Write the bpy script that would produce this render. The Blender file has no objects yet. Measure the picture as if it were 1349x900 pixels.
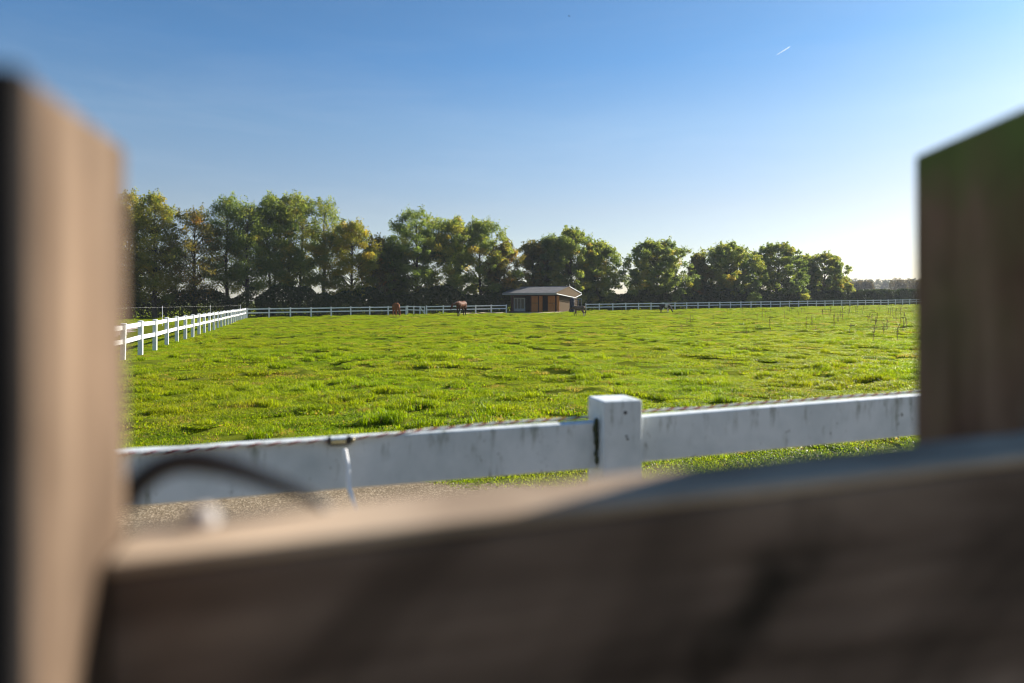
import bpy, bmesh, math, random
import numpy as np
from mathutils import Vector, Matrix

R = math.radians
rng = np.random.default_rng(11)
random.seed(5)
S = bpy.context.scene
COL = S.collection
CAM_Z, F, CX, HY = 1.77, 900.0, 674.5, 396.0     # eye height; focal length, image centre and horizon in photo pixels
SLOPE = 0.0098
HAZE = .0002

# ------------------------------------------------------------------ ground shape
def hash2(ix, iy, seed):
    n = (ix.astype(np.int64) * 374761393 + iy.astype(np.int64) * 668265263 + seed * 1442695041) & 0xFFFFFFFF
    n = ((n ^ (n >> 13)) * 1274126177) & 0xFFFFFFFF
    n = (n ^ (n >> 16)) & 0xFFFFFFFF
    return n / 4294967295.0
def vnoise(x, y, seed=0):
    x = np.asarray(x, float); y = np.asarray(y, float)
    ix, iy = np.floor(x), np.floor(y)
    fx, fy = x - ix, y - iy
    fx = fx * fx * (3 - 2 * fx); fy = fy * fy * (3 - 2 * fy)
    a, b = hash2(ix, iy, seed), hash2(ix + 1, iy, seed)
    c, d = hash2(ix, iy + 1, seed), hash2(ix + 1, iy + 1, seed)
    return (a * (1 - fx) + b * fx) * (1 - fy) + (c * (1 - fx) + d * fx) * fy
def smooth(a, b, x):
    t = np.clip((x - a) / (b - a), 0, 1); return t * t * (3 - 2 * t)

LF0, LFD = np.array([-11.97, 21.0]), np.array([-0.308, 0.951])          # line of the side fence
FA, FD = np.array([-31.1, 79.6]), np.array([0.8654, 0.5011])            # line of the far fence
def side_of(x, y, p, d):                                                # > 0: to the right of the line
    return (np.asarray(x) - p[0]) * d[1] - (np.asarray(y) - p[1]) * d[0]
def path_edge(x):                                                       # far edge of the gravel by the gate
    x = np.asarray(x, float)
    return np.interp(x, [-30, -4, -2.5, 0.4, 1.2, 2.2, 4, 9, 20], [8.4, 7.5, 7.2, 6.5, 5.9, 4.6, 3.3, 2.6, 2.2]) + 0.35 * (vnoise(x * 1.7, 0 * x, 3) - .5)
def base_z(x, y):
    return SLOPE * np.clip(x, -120, 170)
def bump(x, y):
    m = smooth(0.1, 1.8, np.asarray(y) - path_edge(x)) * smooth(-.4, 1.2, side_of(x, y, LF0, LFD)) * smooth(150, 120, np.asarray(y))
    b = (vnoise(x * .35, y * .35, 1) - .5) * .16 + (vnoise(x * 1.1, y * 1.1, 2) - .5) * .10
    t = vnoise(x * 1.9 + 9, y * 1.9, 7)
    b = b - .05 * smooth(.70, .86, vnoise(x * 2.3 + 4, y * 2.3, 71))
    b = b + smooth(.55, .95, t) * .06 - smooth(.45, .1, t) * .04
    rut = np.exp(-((np.asarray(x) - 0.12 * np.asarray(y) - 1.6 + .5 * np.sin(np.asarray(y) * .4)) / .4) ** 2) * smooth(22, 27, np.asarray(y)) * smooth(62, 45, np.asarray(y))
    return m * (b - .16 * rut)
def gz(x, y):
    return base_z(x, y) + bump(x, y)
def gpix(px, py):                                                       # photo pixel -> ground point (plane)
    tx = (px - CX) / F
    d = CAM_Z / ((py - HY) / F + SLOPE * tx)
    return np.array([d * tx, d])
def at(px, d):
    return (px - CX) / F * d
def zpix(py, d):
    return CAM_Z - (py - HY) / F * d

# ------------------------------------------------------------------ materials
def mat(name):
    m = bpy.data.materials.new(name); m.use_nodes = True
    nt = m.node_tree
    for n in list(nt.nodes):
        nt.nodes.remove(n)
    out = nt.nodes.new('ShaderNodeOutputMaterial')
    return m, nt, out
def N(nt, t, **kw):
    n = nt.nodes.new(t)
    for k, v in kw.items():
        if k.startswith('i_'):
            n.inputs[k[2:].replace('_', ' ')].default_value = v
        else:
            setattr(n, k, v)
    return n
def L(nt, a, b):
    nt.links.new(a, b)
def ramp(nt, fac, stops, interp='LINEAR'):
    r = nt.nodes.new('ShaderNodeValToRGB'); r.color_ramp.interpolation = interp
    e = r.color_ramp.elements
    while len(e) < len(stops):
        e.new(.5)
    for q, (p, c) in zip(e, stops):
        q.position = p; q.color = (c[0], c[1], c[2], 1) if len(c) == 3 else c
    if fac is not None:
        L(nt, fac, r.inputs[0])
    return r.outputs[0]
def mixc(nt, fac, a, b, mode='MIX'):
    n = nt.nodes.new('ShaderNodeMix'); n.data_type = 'RGBA'; n.blend_type = mode
    for i, v in ((0, fac), (6, a), (7, b)):
        if isinstance(v, (int, float)):
            n.inputs[i].default_value = v
        elif isinstance(v, tuple):
            n.inputs[i].default_value = (*v, 1)
        else:
            L(nt, v, n.inputs[i])
    return n.outputs[2]
def noise(nt, vec, scale, detail=4, rough=.55, dist=0):
    n = N(nt, 'ShaderNodeTexNoise'); n.inputs['Scale'].default_value = scale
    n.inputs['Detail'].default_value = detail; n.inputs['Roughness'].default_value = rough; n.inputs['Distortion'].default_value = dist
    if vec is not None:
        L(nt, vec, n.inputs['Vector'])
    return n.outputs['Fac']
def mapping(nt, vec, scale=(1, 1, 1), rot=(0, 0, 0)):
    m = N(nt, 'ShaderNodeMapping'); m.inputs['Scale'].default_value = scale; m.inputs['Rotation'].default_value = rot
    L(nt, vec, m.inputs['Vector']); return m.outputs[0]
def objco(nt):
    return N(nt, 'ShaderNodeTexCoord').outputs['Object']
def pos(nt):
    return N(nt, 'ShaderNodeNewGeometry').outputs['Position']
def principled(nt, out, col, rough=.7, spec=.3, metal=0, bumpf=None, bstr=.3, bdist=.01):
    p = N(nt, 'ShaderNodeBsdfPrincipled')
    if isinstance(col, tuple):
        p.inputs['Base Color'].default_value = (*col, 1)
    else:
        L(nt, col, p.inputs['Base Color'])
    p.inputs['Roughness'].default_value = rough; p.inputs['Specular IOR Level'].default_value = spec; p.inputs['Metallic'].default_value = metal
    if bumpf is not None:
        b = N(nt, 'ShaderNodeBump'); b.inputs['Strength'].default_value = bstr; b.inputs['Distance'].default_value = bdist
        L(nt, bumpf, b.inputs['Height']); L(nt, b.outputs[0], p.inputs['Normal'])
    L(nt, p.outputs[0], out.inputs['Surface']); return p
def mottled(name, c1, c2, scale=6, rough=.7, spec=.3, stretch=(1, 1, 1), metal=0, bstr=.2):
    m, nt, out = mat(name)
    v = mapping(nt, objco(nt), stretch)
    n = noise(nt, v, scale, 5)
    principled(nt, out, ramp(nt, n, [(.3, c1), (.7, c2)]), rough, spec, metal, n, bstr)
    return m

def leafy(name, hues, trans=.56, rough=.5, spec=.25, poscale=.25):
    """Leaves: the tint attribute of each leaf picks its hue; light passes through."""
    m, nt, out = mat(name)
    a = N(nt, 'ShaderNodeAttribute', attribute_name='tint')
    n = noise(nt, pos(nt), poscale, 2)
    s = N(nt, 'ShaderNodeMath', operation='MULTIPLY_ADD'); L(nt, n, s.inputs[0]); s.inputs[1].default_value = .5; s.inputs[2].default_value = -.25
    t = N(nt, 'ShaderNodeMath', operation='ADD', use_clamp=True); L(nt, a.outputs['Fac'], t.inputs[0]); L(nt, s.outputs[0], t.inputs[1])
    col = ramp(nt, t.outputs[0], hues)
    p = N(nt, 'ShaderNodeBsdfPrincipled'); L(nt, col, p.inputs['Base Color'])
    p.inputs['Roughness'].default_value = rough; p.inputs['Specular IOR Level'].default_value = spec
    tr = N(nt, 'ShaderNodeBsdfTranslucent')
    tc = mixc(nt, 1.0, col, (2.15, 2.05, 1.1), 'MULTIPLY'); L(nt, tc, tr.inputs['Color'])
    mx = N(nt, 'ShaderNodeMixShader'); mx.inputs[0].default_value = trans
    L(nt, p.outputs[0], mx.inputs[1]); L(nt, tr.outputs[0], mx.inputs[2]); L(nt, mx.outputs[0], out.inputs['Surface'])
    return m

M = {}
def make_materials():
    # soil and thin sward under the grass blades
    m, nt, out = mat('field_soil'); v = pos(nt)
    n1 = noise(nt, v, .35, 5); n2 = noise(nt, v, 2.2, 6, .65); n3 = noise(nt, v, 30, 3)
    green = ramp(nt, n2, [(.3, (.055, .075, .008)), (.55, (.11, .13, .012)), (.75, (.17, .17, .02))])
    brown = ramp(nt, n3, [(.3, (.055, .042, .024)), (.7, (.13, .105, .06))])
    f = ramp(nt, n2, [(.56, (0, 0, 0)), (.68, (1, 1, 1))])
    f2 = mixc(nt, n1, (0, 0, 0), f)
    principled(nt, out, mixc(nt, f2, green, brown), 1, 0, 0, n3, .5, .02); M['soil'] = m
    # gravel
    m, nt, out = mat('gravel'); v = pos(nt)
    vo = N(nt, 'ShaderNodeTexVoronoi'); vo.inputs['Scale'].default_value = 85; L(nt, v, vo.inputs['Vector'])
    g = ramp(nt, N(nt, 'ShaderNodeSeparateColor').outputs[0], [(0, (.10, .072, .042)), (.7, (.22, .165, .10)), (1, (.42, .34, .23))])
    sp = nt.nodes[-2] if nt.nodes[-2].bl_idname == 'ShaderNodeSeparateColor' else [q for q in nt.nodes if q.bl_idname == 'ShaderNodeSeparateColor'][0]
    L(nt, vo.outputs['Color'], sp.inputs[0])
    dirt = noise(nt, v, .8, 5)
    c = mixc(nt, ramp(nt, dirt, [(.5, (0, 0, 0)), (.75, (.7, .7, .7))]), g, (.11, .078, .045))
    principled(nt, out, c, .85, .2, 0, vo.outputs['Distance'], .5, .008); M['gravel'] = m
    m, nt, out = mat('pale_gravel_yard'); v = pos(nt)
    n1 = noise(nt, v, .3, 6, .6); n2 = noise(nt, v, 14, 4)
    principled(nt, out, mixc(nt, .35, ramp(nt, n1, [(.3, (.30, .245, .2)), (.7, (.45, .38, .32))]), ramp(nt, n2, [(.3, (.2, .16, .13)), (.7, (.5, .43, .36))])), .9, .15, 0, n2, .6, .03); M['yard'] = m
    m, nt, out = mat('sand'); v = pos(nt)
    n1 = noise(nt, v, .8, 6, .65)
    principled(nt, out, ramp(nt, n1, [(.3, (.27, .22, .14)), (.7, (.55, .47, .33))]), .9, .1, 0, n1, .5, .05); M['sand'] = m

    # grass blades
    m, nt, out = mat('grass_blades'); v = pos(nt)
    n1 = noise(nt, v, .22, 4, .6); n2 = noise(nt, v, 1.5, 4, .6); a = N(nt, 'ShaderNodeAttribute', attribute_name='tint')
    oi = N(nt, 'ShaderNodeObjectInfo')
    lush = ramp(nt, n2, [(.28, (.12, .20, .005)), (.5, (.215, .305, .006)), (.72, (.305, .37, .008))])
    yel = ramp(nt, n2, [(.3, (.21, .25, .010)), (.7, (.31, .31, .02))])
    c = mixc(nt, ramp(nt, n1, [(.42, (0, 0, 0)), (.66, (.8, .8, .8))]), lush, yel)
    c = mixc(nt, ramp(nt, a.outputs['Fac'], [(.0, (0, 0, 0)), (.84, (.0, .0, .0)), (.90, (1, 1, 1))]), c, (.26, .20, .085))
    dk = ramp(nt, a.outputs['Fac'], [(0, (.6, .66, .6)), (.5, (1, 1, 1)), (1, (1.15, 1.1, 1))])
    c = mixc(nt, 1.0, c, dk, 'MULTIPLY')
    p = N(nt, 'ShaderNodeBsdfPrincipled'); L(nt, c, p.inputs['Base Color']); p.inputs['Roughness'].default_value = .4; p.inputs['Specular IOR Level'].default_value = .16
    tr = N(nt, 'ShaderNodeBsdfTranslucent'); L(nt, mixc(nt, 1.0, c, (2.0, 1.9, .7), 'MULTIPLY'), tr.inputs['Color'])
    mx = N(nt, 'ShaderNodeMixShader'); mx.inputs[0].default_value = .55
    L(nt, p.outputs[0], mx.inputs[1]); L(nt, tr.outputs[0], mx.inputs[2]); L(nt, mx.outputs[0], out.inputs['Surface']); M['grass'] = m

    # leaves
    G = [(0, (.065, .105, .034)), (.35, (.115, .16, .042)), (.6, (.17, .205, .048)), (.85, (.26, .25, .05)), (1, (.33, .25, .045))]
    M['leaf_green'] = leafy('green_leaves', G)
    M['leaf_yellow'] = leafy('yellowing_leaves', [(0, (.07, .10, .026)), (.35, (.155, .175, .032)), (.65, (.215, .20, .032)), (1, (.33, .245, .035))])
    M['leaf_autumn'] = leafy('autumn_leaves', [(0, (.055, .065, .02)), (.4, (.12, .115, .028)), (.7, (.22, .15, .032)), (1, (.38, .175, .028))])
    M['leaf_dark'] = leafy('dark_hedge_leaves', [(0, (.02, .034, .012)), (.5, (.04, .062, .018)), (1, (.085, .095, .022))], .3)
    M['leaf_brown'] = leafy('russet_leaves', [(0, (.05, .055, .028)), (.5, (.095, .08, .04)), (1, (.16, .105, .05))], .3)
    M['leaf_far'] = leafy('distant_leaves', [(0, (.03, .045, .03)), (.5, (.055, .07, .045)), (1, (.11, .09, .06))], .3)
    M['bark'] = mottled('bark', (.035, .028, .02), (.11, .09, .07), 5, .9, .1, (1, 1, .2), 0, .6)
    M['stalk'] = mottled('dry_stalk', (.16, .115, .055), (.32, .235, .12), 20, .9, .1)

    # white paint, dull with thin dirt
    m, nt, out = mat('white_rail_plastic'); v = objco(nt)
    n = noise(nt, v, 2.5, 6, .6)
    principled(nt, out, ramp(nt, n, [(.3, (.66, .68, .66)), (.6, (.8, .8, .79))]), .45, .35); M['white'] = m
    # near rails: algae dribbles from the top edge and green film
    m, nt, out = mat('stained_white_plastic'); v = objco(nt)
    sx = N(nt, 'ShaderNodeSeparateXYZ'); L(nt, v, sx.inputs[0])
    streak = noise(nt, mapping(nt, v, (1, 1, .10)), 38, 4, .6)
    blot = noise(nt, mapping(nt, v, (1, 1, .45)), 7, 5, .65)
    film = noise(nt, v, 4, 5, .6)
    st = N(nt, 'ShaderNodeMath', operation='MULTIPLY'); L(nt, ramp(nt, streak, [(.55, (0, 0, 0)), (.70, (1, 1, 1))]), st.inputs[0]); L(nt, ramp(nt, blot, [(.52, (0, 0, 0)), (.64, (1, 1, 1))]), st.inputs[1])
    def math_(op, a, b):
        q = N(nt, 'ShaderNodeMath', operation=op)
        for i_, w_ in ((0, a), (1, b)):
            if isinstance(w_, (int, float)):
                q.inputs[i_].default_value = w_
            else:
                L(nt, w_, q.inputs[i_])
        return q.outputs[0]
    topz = math_('ADD', math_('MULTIPLY', math_('MINIMUM', sx.outputs[0], 0.0), .0106), math_('ADD', math_('MULTIPLY', math_('MAXIMUM', sx.outputs[0], 0.0), .025), 1.366))
    dtop = math_('SUBTRACT', topz, sx.outputs[2])
    near_top = ramp(nt, dtop, [(0.0, (1, 1, 1)), (.025, (1, 1, 1)), (.09, (0, 0, 0))])
    drip = noise(nt, mapping(nt, v, (1, 1, .22)), 26, 5, .7)
    dm = math_('MULTIPLY', ramp(nt, drip, [(.53, (0, 0, 0)), (.66, (1, 1, 1))]), near_top)
    spk = noise(nt, v, 60, 3, .6)
    bl2 = N(nt, 'ShaderNodeMath', operation='MULTIPLY'); L(nt, ramp(nt, spk, [(.62, (0, 0, 0)), (.70, (1, 1, 1))]), bl2.inputs[0]); L(nt, ramp(nt, blot, [(.5, (0, 0, 0)), (.62, (1, 1, 1))]), bl2.inputs[1])
    c = ramp(nt, film, [(.3, (.50, .55, .56)), (.6, (.72, .75, .76))])
    c = mixc(nt, math_('MULTIPLY', dm, .65), c, (.11, .125, .075))
    c = mixc(nt, st.outputs[0], c, (.12, .13, .075))
    c = mixc(nt, bl2.outputs[0], c, (.07, .075, .045))
    principled(nt, out, c, .4, .4); M['stained'] = m
    M['algae'] = mottled('black_algae', (.02, .022, .014), (.10, .11, .06), 60, .9, .1)

    # weathered gate timber
    def timber(name, c1, c2, c3, green, stain, grain, knot=False):
        m, nt, out = mat(name); v = objco(nt)
        g = noise(nt, mapping(nt, v, grain), 34, 5, .6, .4)
        b = noise(nt, mapping(nt, v, tuple(.35 + .65 * q for q in grain)), 11, 4, .6)
        c = ramp(nt, g, [(.3, c1), (.5, c2), (.72, c3)])
        if green:
            c = mixc(nt, ramp(nt, b, [(.5, (0, 0, 0)), (.72, (green,) * 3)]), c, (.06, .066, .026))
            sz_ = N(nt, 'ShaderNodeSeparateXYZ'); L(nt, v, sz_.inputs[0])                 # moss creeps down from the end grain
            mz = N(nt, 'ShaderNodeMath', operation='MULTIPLY_ADD'); L(nt, noise(nt, v, 22, 4, .6), mz.inputs[0]); mz.inputs[1].default_value = .09; L(nt, sz_.outputs[2], mz.inputs[2])
            mr_ = N(nt, 'ShaderNodeMapRange', clamp=True); mr_.inputs[1].default_value = 1.885; mr_.inputs[2].default_value = 1.945; mr_.inputs[3].default_value = 0; mr_.inputs[4].default_value = .85
            L(nt, mz.outputs[0], mr_.inputs[0]); c = mixc(nt, mr_.outputs[0], c, (.085, .12, .035))
        if stain:
            s = noise(nt, mapping(nt, mapping(nt, v, (1, 1, 1), (0, R(-42), 0)), (1, 1, .28)), 13, 2, .4, .5)
            c = mixc(nt, ramp(nt, s, [(.46, (0, 0, 0)), (.70, (stain,) * 3)]), c, (.03, .022, .017))
        if knot:                                                        # a dark, wet looking flaw that runs slantwise across the board
            mp = N(nt, 'ShaderNodeMapping', vector_type='TEXTURE'); mp.inputs['Location'].default_value = (.325, .079, 1.60)
            mp.inputs['Rotation'].default_value = (0, R(-42), 0); mp.inputs['Scale'].default_value = (.17, 1, .058); L(nt, v, mp.inputs['Vector'])
            ln_ = N(nt, 'ShaderNodeVectorMath', operation='LENGTH'); L(nt, mp.outputs[0], ln_.inputs[0])
            ad = N(nt, 'ShaderNodeMath', operation='MULTIPLY_ADD'); L(nt, noise(nt, v, 28, 3, .6), ad.inputs[0]); ad.inputs[1].default_value = 1.1; L(nt, ln_.outputs['Value'], ad.inputs[2])
            c = mixc(nt, ramp(nt, ad.outputs[0], [(.0, (.9, .9, .9)), (1.2 / 2, (.85, .85, .85)), (1.0, (0, 0, 0))]), c, (.016, .014, .011))
        c = mixc(nt, 1.0, c, ramp(nt, b, [(.30, (.52, .49, .47)), (.48, (1, 1, 1)), (.70, (1.5, 1.48, 1.45))]), 'MULTIPLY')
        principled(nt, out, c, .85, .08, 0, g, .4, .002); return m
    M['wood_post'] = timber('weathered_timber', (.070, .047, .032), (.132, .092, .064), (.20, .145, .102), 0, 0, (1, 1, .08))
    M['wood_mossy'] = timber('mossy_timber', (.125, .075, .048), (.19, .122, .08), (.25, .168, .112), .75, .3, (1, 1, .12))
    M['wood_rail'] = timber('stained_timber', (.080, .056, .042), (.14, .10, .078), (.215, .16, .125), 0, .9, (.08, 1, 1), True)
    M['wood_sun_tone'] = timber('sun_toned_timber', (.23, .165, .115), (.37, .28, .20), (.48, .375, .275), 0, .2, (.08, 1, 1))  # sunlight on the rail top painted in as a paler wood tone
    M['wood_shade_tone'] = timber('shade_toned_timber', (.012, .011, .011), (.024, .021, .020), (.04, .035, .033), 0, 0, (1, 1, .08))  # shade painted into the colour, on top of a darker wood tone
    M['black'] = mottled('black_rubber', (.012, .012, .013), (.03, .03, .032), 20, .45, .4)
    M['steel'] = mottled('zinc_steel', (.5, .5, .5), (.7, .69, .67), 30, .25, .5, (1, 1, 1), 1, .05)
    M['ropewhite'] = mottled('white_strand', (.5, .47, .43), (.75, .72, .67), 200, .8, .2)
    M['ropered'] = mottled('red_strand', (.22, .03, .03), (.38, .07, .06), 200, .8, .2)
    M['cable'] = mottled('grey_white_cable', (.5, .5, .5), (.68, .68, .68), 40, .5, .4)
    M['cable_white'] = mottled('white_cable', (.82, .82, .82), (.9, .9, .9), 40, .5, .3)
    M['bolt_grey'] = mottled('dull_zinc', (.42, .37, .33), (.55, .49, .44), 40, .45, .3)
    M['brass'] = mottled('weathered_brass', (.25, .2, .1), (.5, .42, .25), 60, .4, .4, (1, 1, 1), .6, .05)

    # shed
    M['shed_wood'] = mottled('orange_boards', (.40, .135, .028), (.62, .24, .06), 6, .75, .2, (7, 1, .25))
    M['shed_pale'] = mottled('tan_boards', (.075, .045, .018), (.12, .073, .028), 5, .8, .2, (1, 1, 5))
    M['shed_brown'] = mottled('dark_red_brown_timber', (.05, .018, .012), (.12, .045, .028), 8, .8, .2)
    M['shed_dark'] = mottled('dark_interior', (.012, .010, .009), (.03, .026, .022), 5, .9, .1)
    M['shed_grey'] = mottled('grey_paint', (.26, .26, .25), (.38, .38, .36), 8, .7, .2)
    m, nt, out = mat('grey_corrugated_sheet'); v = objco(nt)
    w = N(nt, 'ShaderNodeTexWave'); w.inputs['Scale'].default_value = 1.6; w.inputs['Distortion'].default_value = 0; L(nt, v, w.inputs['Vector'])
    n = noise(nt, v, 1.2, 5)
    principled(nt, out, ramp(nt, n, [(.3, (.11, .108, .11)), (.7, (.18, .177, .18))]), .7, .2, 0, w.outputs['Fac'], .6, .05); M['roof'] = m
    m, nt, out = mat('dark_glass'); principled(nt, out, (.012, .014, .018), .12, .5); M['glass'] = m
    M['tank'] = mottled('navy_plastic', (.008, .013, .032), (.016, .026, .055), 4, .5, .35)
    M['concrete'] = mottled('concrete', (.2, .19, .17), (.34, .32, .29), 3, .9, .1)

    def coat(name, body, dark, zl, zh, patches=None, pscale=1.6, thr=.5):
        m, nt, out = mat(name); v = objco(nt)
        n = noise(nt, v, 3, 4)
        c = ramp(nt, n, [(.3, body[0]), (.7, body[1])])
        if patches:
            k0 = noise(nt, v, 3.0, 2, .4); sxx = N(nt, 'ShaderNodeSeparateXYZ'); L(nt, v, sxx.inputs[0])
            ab = N(nt, 'ShaderNodeMath', operation='ABSOLUTE'); sb = N(nt, 'ShaderNodeMath', operation='SUBTRACT'); L(nt, sxx.outputs[0], sb.inputs[0]); sb.inputs[1].default_value = .30; L(nt, sb.outputs[0], ab.inputs[0])
            k1 = N(nt, 'ShaderNodeMath', operation='SUBTRACT'); L(nt, k0, k1.inputs[0]); L(nt, ab.outputs[0], k1.inputs[1]); k = k1.outputs[0]
            c = mixc(nt, ramp(nt, k, [(thr - .01, (0, 0, 0)), (thr + .01, (1, 1, 1))]), c, patches)
        sx = N(nt, 'ShaderNodeSeparateXYZ'); L(nt, v, sx.inputs[0])
        mr = N(nt, 'ShaderNodeMapRange', clamp=True); mr.inputs[1].default_value = zl; mr.inputs[2].default_value = zh; mr.inputs[3].default_value = 1; mr.inputs[4].default_value = 0
        L(nt, sx.outputs[2], mr.inputs[0])
        c = mixc(nt, mr.outputs[0], c, dark)
        principled(nt, out, c, .65, .2); return m
    M['coat_chestnut'] = coat('chestnut_coat', ((.20, .055, .010), (.28, .085, .016)), (.17, .045, .010), .2, .6)
    M['coat_bay'] = coat('bay_coat', ((.085, .027, .009), (.15, .047, .015)), (.012, .009, .008), .55, .95)
    M['coat_brown'] = coat('brown_coat', ((.10, .06, .036), (.17, .105, .062)), (.05, .03, .02), .1, .4)
    M['coat_pinto'] = coat('pinto_coat', ((.012, .011, .010), (.022, .02, .018)), (.015, .013, .012), .1, .2, (.62, .54, .45), 1.0, .22)
    M['hair_dark'] = mottled('dark_hair', (.010, .009, .008), (.03, .025, .02), 20, .6, .2)
    M['hair_red'] = mottled('chestnut_hair', (.15, .05, .016), (.26, .09, .03), 20, .6, .2)
    M['hair_white'] = mottled('white_hair', (.5, .47, .42), (.7, .66, .6), 20, .6, .2)
    m, nt, out = mat('ice_vapour')
    vs = N(nt, 'ShaderNodeVolumePrincipled'); vs.inputs['Density'].default_value = .05; vs.inputs['Color'].default_value = (1, 1, 1, 1); vs.inputs['Anisotropy'].default_value = .55
    L(nt, vs.outputs[0], out.inputs['Volume']); M['vapour'] = m
make_materials()

# ------------------------------------------------------------------ object helpers
def tag(o, label=None, cat=None, group=None, kind=None):
    for k, v in (('label', label), ('category', cat), ('group', group), ('kind', kind)):
        if v:
            o[k] = v
    return o
def link(name, me, m=None, parent=None, loc=None, rz=None):
    o = bpy.data.objects.new(name, me); COL.objects.link(o)
    if m is not None and me is not None:
        me.materials.append(M[m] if isinstance(m, str) else m)
    if parent is not None:
        o.parent = parent
    if loc is not None:
        o.location = loc
    if rz is not None:
        o.rotation_euler.z = rz
    return o
def empty(name, loc, rz=0):
    o = bpy.data.objects.new(name, None); COL.objects.link(o); o.location = loc; o.rotation_euler.z = rz
    o.empty_display_size = .2
    return o
def np_mesh(name, verts, faces, tint=None, smooth_=False):
    """faces: (n, k) array, every face with k corners."""
    me = bpy.data.meshes.new(name)
    verts = np.asarray(verts, np.float32); faces = np.asarray(faces, np.int32)
    n, k = faces.shape
    me.vertices.add(len(verts)); me.vertices.foreach_set('co', verts.ravel())
    me.loops.add(n * k); me.loops.foreach_set('vertex_index', faces.ravel())
    me.polygons.add(n); me.polygons.foreach_set('loop_start', np.arange(0, n * k, k, dtype=np.int32))
    me.polygons.foreach_set('loop_total', np.full(n, k, np.int32))
    if smooth_:
        me.polygons.foreach_set('use_smooth', np.ones(n, bool))
    me.update(calc_edges=True)
    if tint is not None:
        a = me.attributes.new('tint', 'FLOAT', 'FACE'); a.data.foreach_set('value', np.asarray(tint, np.float32))
    return me

class MB:
    def __init__(s):
        s.v, s.f = [], []
    def poly(s, pts, faces):
        b = len(s.v); s.v += [tuple(p) for p in pts]; s.f += [tuple(b + i for i in f) for f in faces]; return s
    def box(s, x0, y0, z0, x1, y1, z1):
        return s.poly([(x0, y0, z0), (x1, y0, z0), (x1, y1, z0), (x0, y1, z0), (x0, y0, z1), (x1, y0, z1), (x1, y1, z1), (x0, y1, z1)],
                      [(0, 3, 2, 1), (4, 5, 6, 7), (0, 1, 5, 4), (1, 2, 6, 5), (2, 3, 7, 6), (3, 0, 4, 7)])
    def bar(s, a, b, w, h, up=(0, 0, 1)):                                # a box along a-b, w wide, h high
        a, b = Vector(a), Vector(b); d = (b - a).normalized(); sd = d.cross(Vector(up)).normalized() * (w / 2); u = sd.cross(d).normalized() * (h / 2)
        p = [a - sd - u, a + sd - u, a + sd + u, a - sd + u, b - sd - u, b + sd - u, b + sd + u, b - sd + u]
        return s.poly(p, [(0, 1, 2, 3), (4, 7, 6, 5), (0, 4, 5, 1), (1, 5, 6, 2), (2, 6, 7, 3), (3, 7, 4, 0)])
    def tube(s, pts, radii, n=8, caps=True):
        pts = [Vector(p) for p in pts]
        if not hasattr(radii, '__len__'):
            radii = [radii] * len(pts)
        b = len(s.v); prev = None
        for i, p in enumerate(pts):
            t = (pts[min(i + 1, len(pts) - 1)] - pts[max(i - 1, 0)]).normalized()
            if prev is None:
                prev = t.orthogonal().normalized()
            u = (prev - t * prev.dot(t)).normalized(); prev = u; w = t.cross(u)
            for k in range(n):
                a = 2 * math.pi * k / n
                s.v.append(tuple(p + (u * math.cos(a) + w * math.sin(a)) * radii[i]))
        for i in range(len(pts) - 1):
            for k in range(n):
                s.f.append((b + i * n + k, b + i * n + (k + 1) % n, b + (i + 1) * n + (k + 1) % n, b + (i + 1) * n + k))
        if caps:
            s.f.append(tuple(b + k for k in reversed(range(n)))); s.f.append(tuple(b + (len(pts) - 1) * n + k for k in range(n)))
        return s
    def ball(s, c, r, sc=(1, 1, 1), nu=10, nv=7):
        rows = []
        for j in range(nv + 1):
            th = math.pi * j / nv
            rows.append([(c[0] + r * sc[0] * math.sin(th) * math.cos(2 * math.pi * i / nu), c[1] + r * sc[1] * math.sin(th) * math.sin(2 * math.pi * i / nu), c[2] + r * sc[2] * math.cos(th)) for i in range(nu)])
        b = len(s.v)
        for q in rows:
            s.v += q
        for j in range(nv):
            for i in range(nu):
                s.f.append((b + j * nu + i, b + (j + 1) * nu + i, b + (j + 1) * nu + (i + 1) % nu, b + j * nu + (i + 1) % nu))
        return s
    def build(s, name, m, parent=None, bevel=0, seg=2, smooth_=False, loc=None, rz=None):
        me = bpy.data.meshes.new(name); me.from_pydata(s.v, [], s.f); me.update()
        if bevel or smooth_:
            bm = bmesh.new(); bm.from_mesh(me)
            if smooth_:
                bmesh.ops.remove_doubles(bm, verts=bm.verts, dist=1e-6)
            if bevel:
                bmesh.ops.bevel(bm, geom=bm.edges[:], offset=bevel, segments=seg, affect='EDGES', profile=.5)
            if smooth_:
                for f in bm.faces:
                    f.smooth = True
            bm.to_mesh(me); bm.free()
        return link(name, me, m, parent, loc, rz)

# ------------------------------------------------------------------ ground, gravel, sand
def axis(parts):
    out = []
    for a, b, st in parts:
        out += list(np.arange(a, b, st))
    return np.array(out + [parts[-1][1]])
xs = axis([(-2500, -300, 220), (-300, -120, 20), (-120, -40, 3), (-40, -16, .5), (-16, 16, .13), (16, 45, .5), (45, 160, 3), (160, 320, 20), (320, 2540, 220)])
ys = axis([(-900, -60, 120), (-60, -6, 6), (-6, 4, .5), (4, 24, .13), (24, 60, .3), (60, 170, 1.5), (170, 420, 25), (420, 3500, 220)])
X, Y = np.meshgrid(xs, ys)
Zg = gz(X, Y)
nx, ny = len(xs), len(ys)
idx = np.arange(nx * ny).reshape(ny, nx)
quads = np.stack([idx[:-1, :-1], idx[:-1, 1:], idx[1:, 1:], idx[1:, :-1]], -1).reshape(-1, 4)
g = link('ground', np_mesh('ground', np.stack([X, Y, Zg], -1).reshape(-1, 3), quads, smooth_=True), 'soil'); g['kind'] = 'structure'

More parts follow.
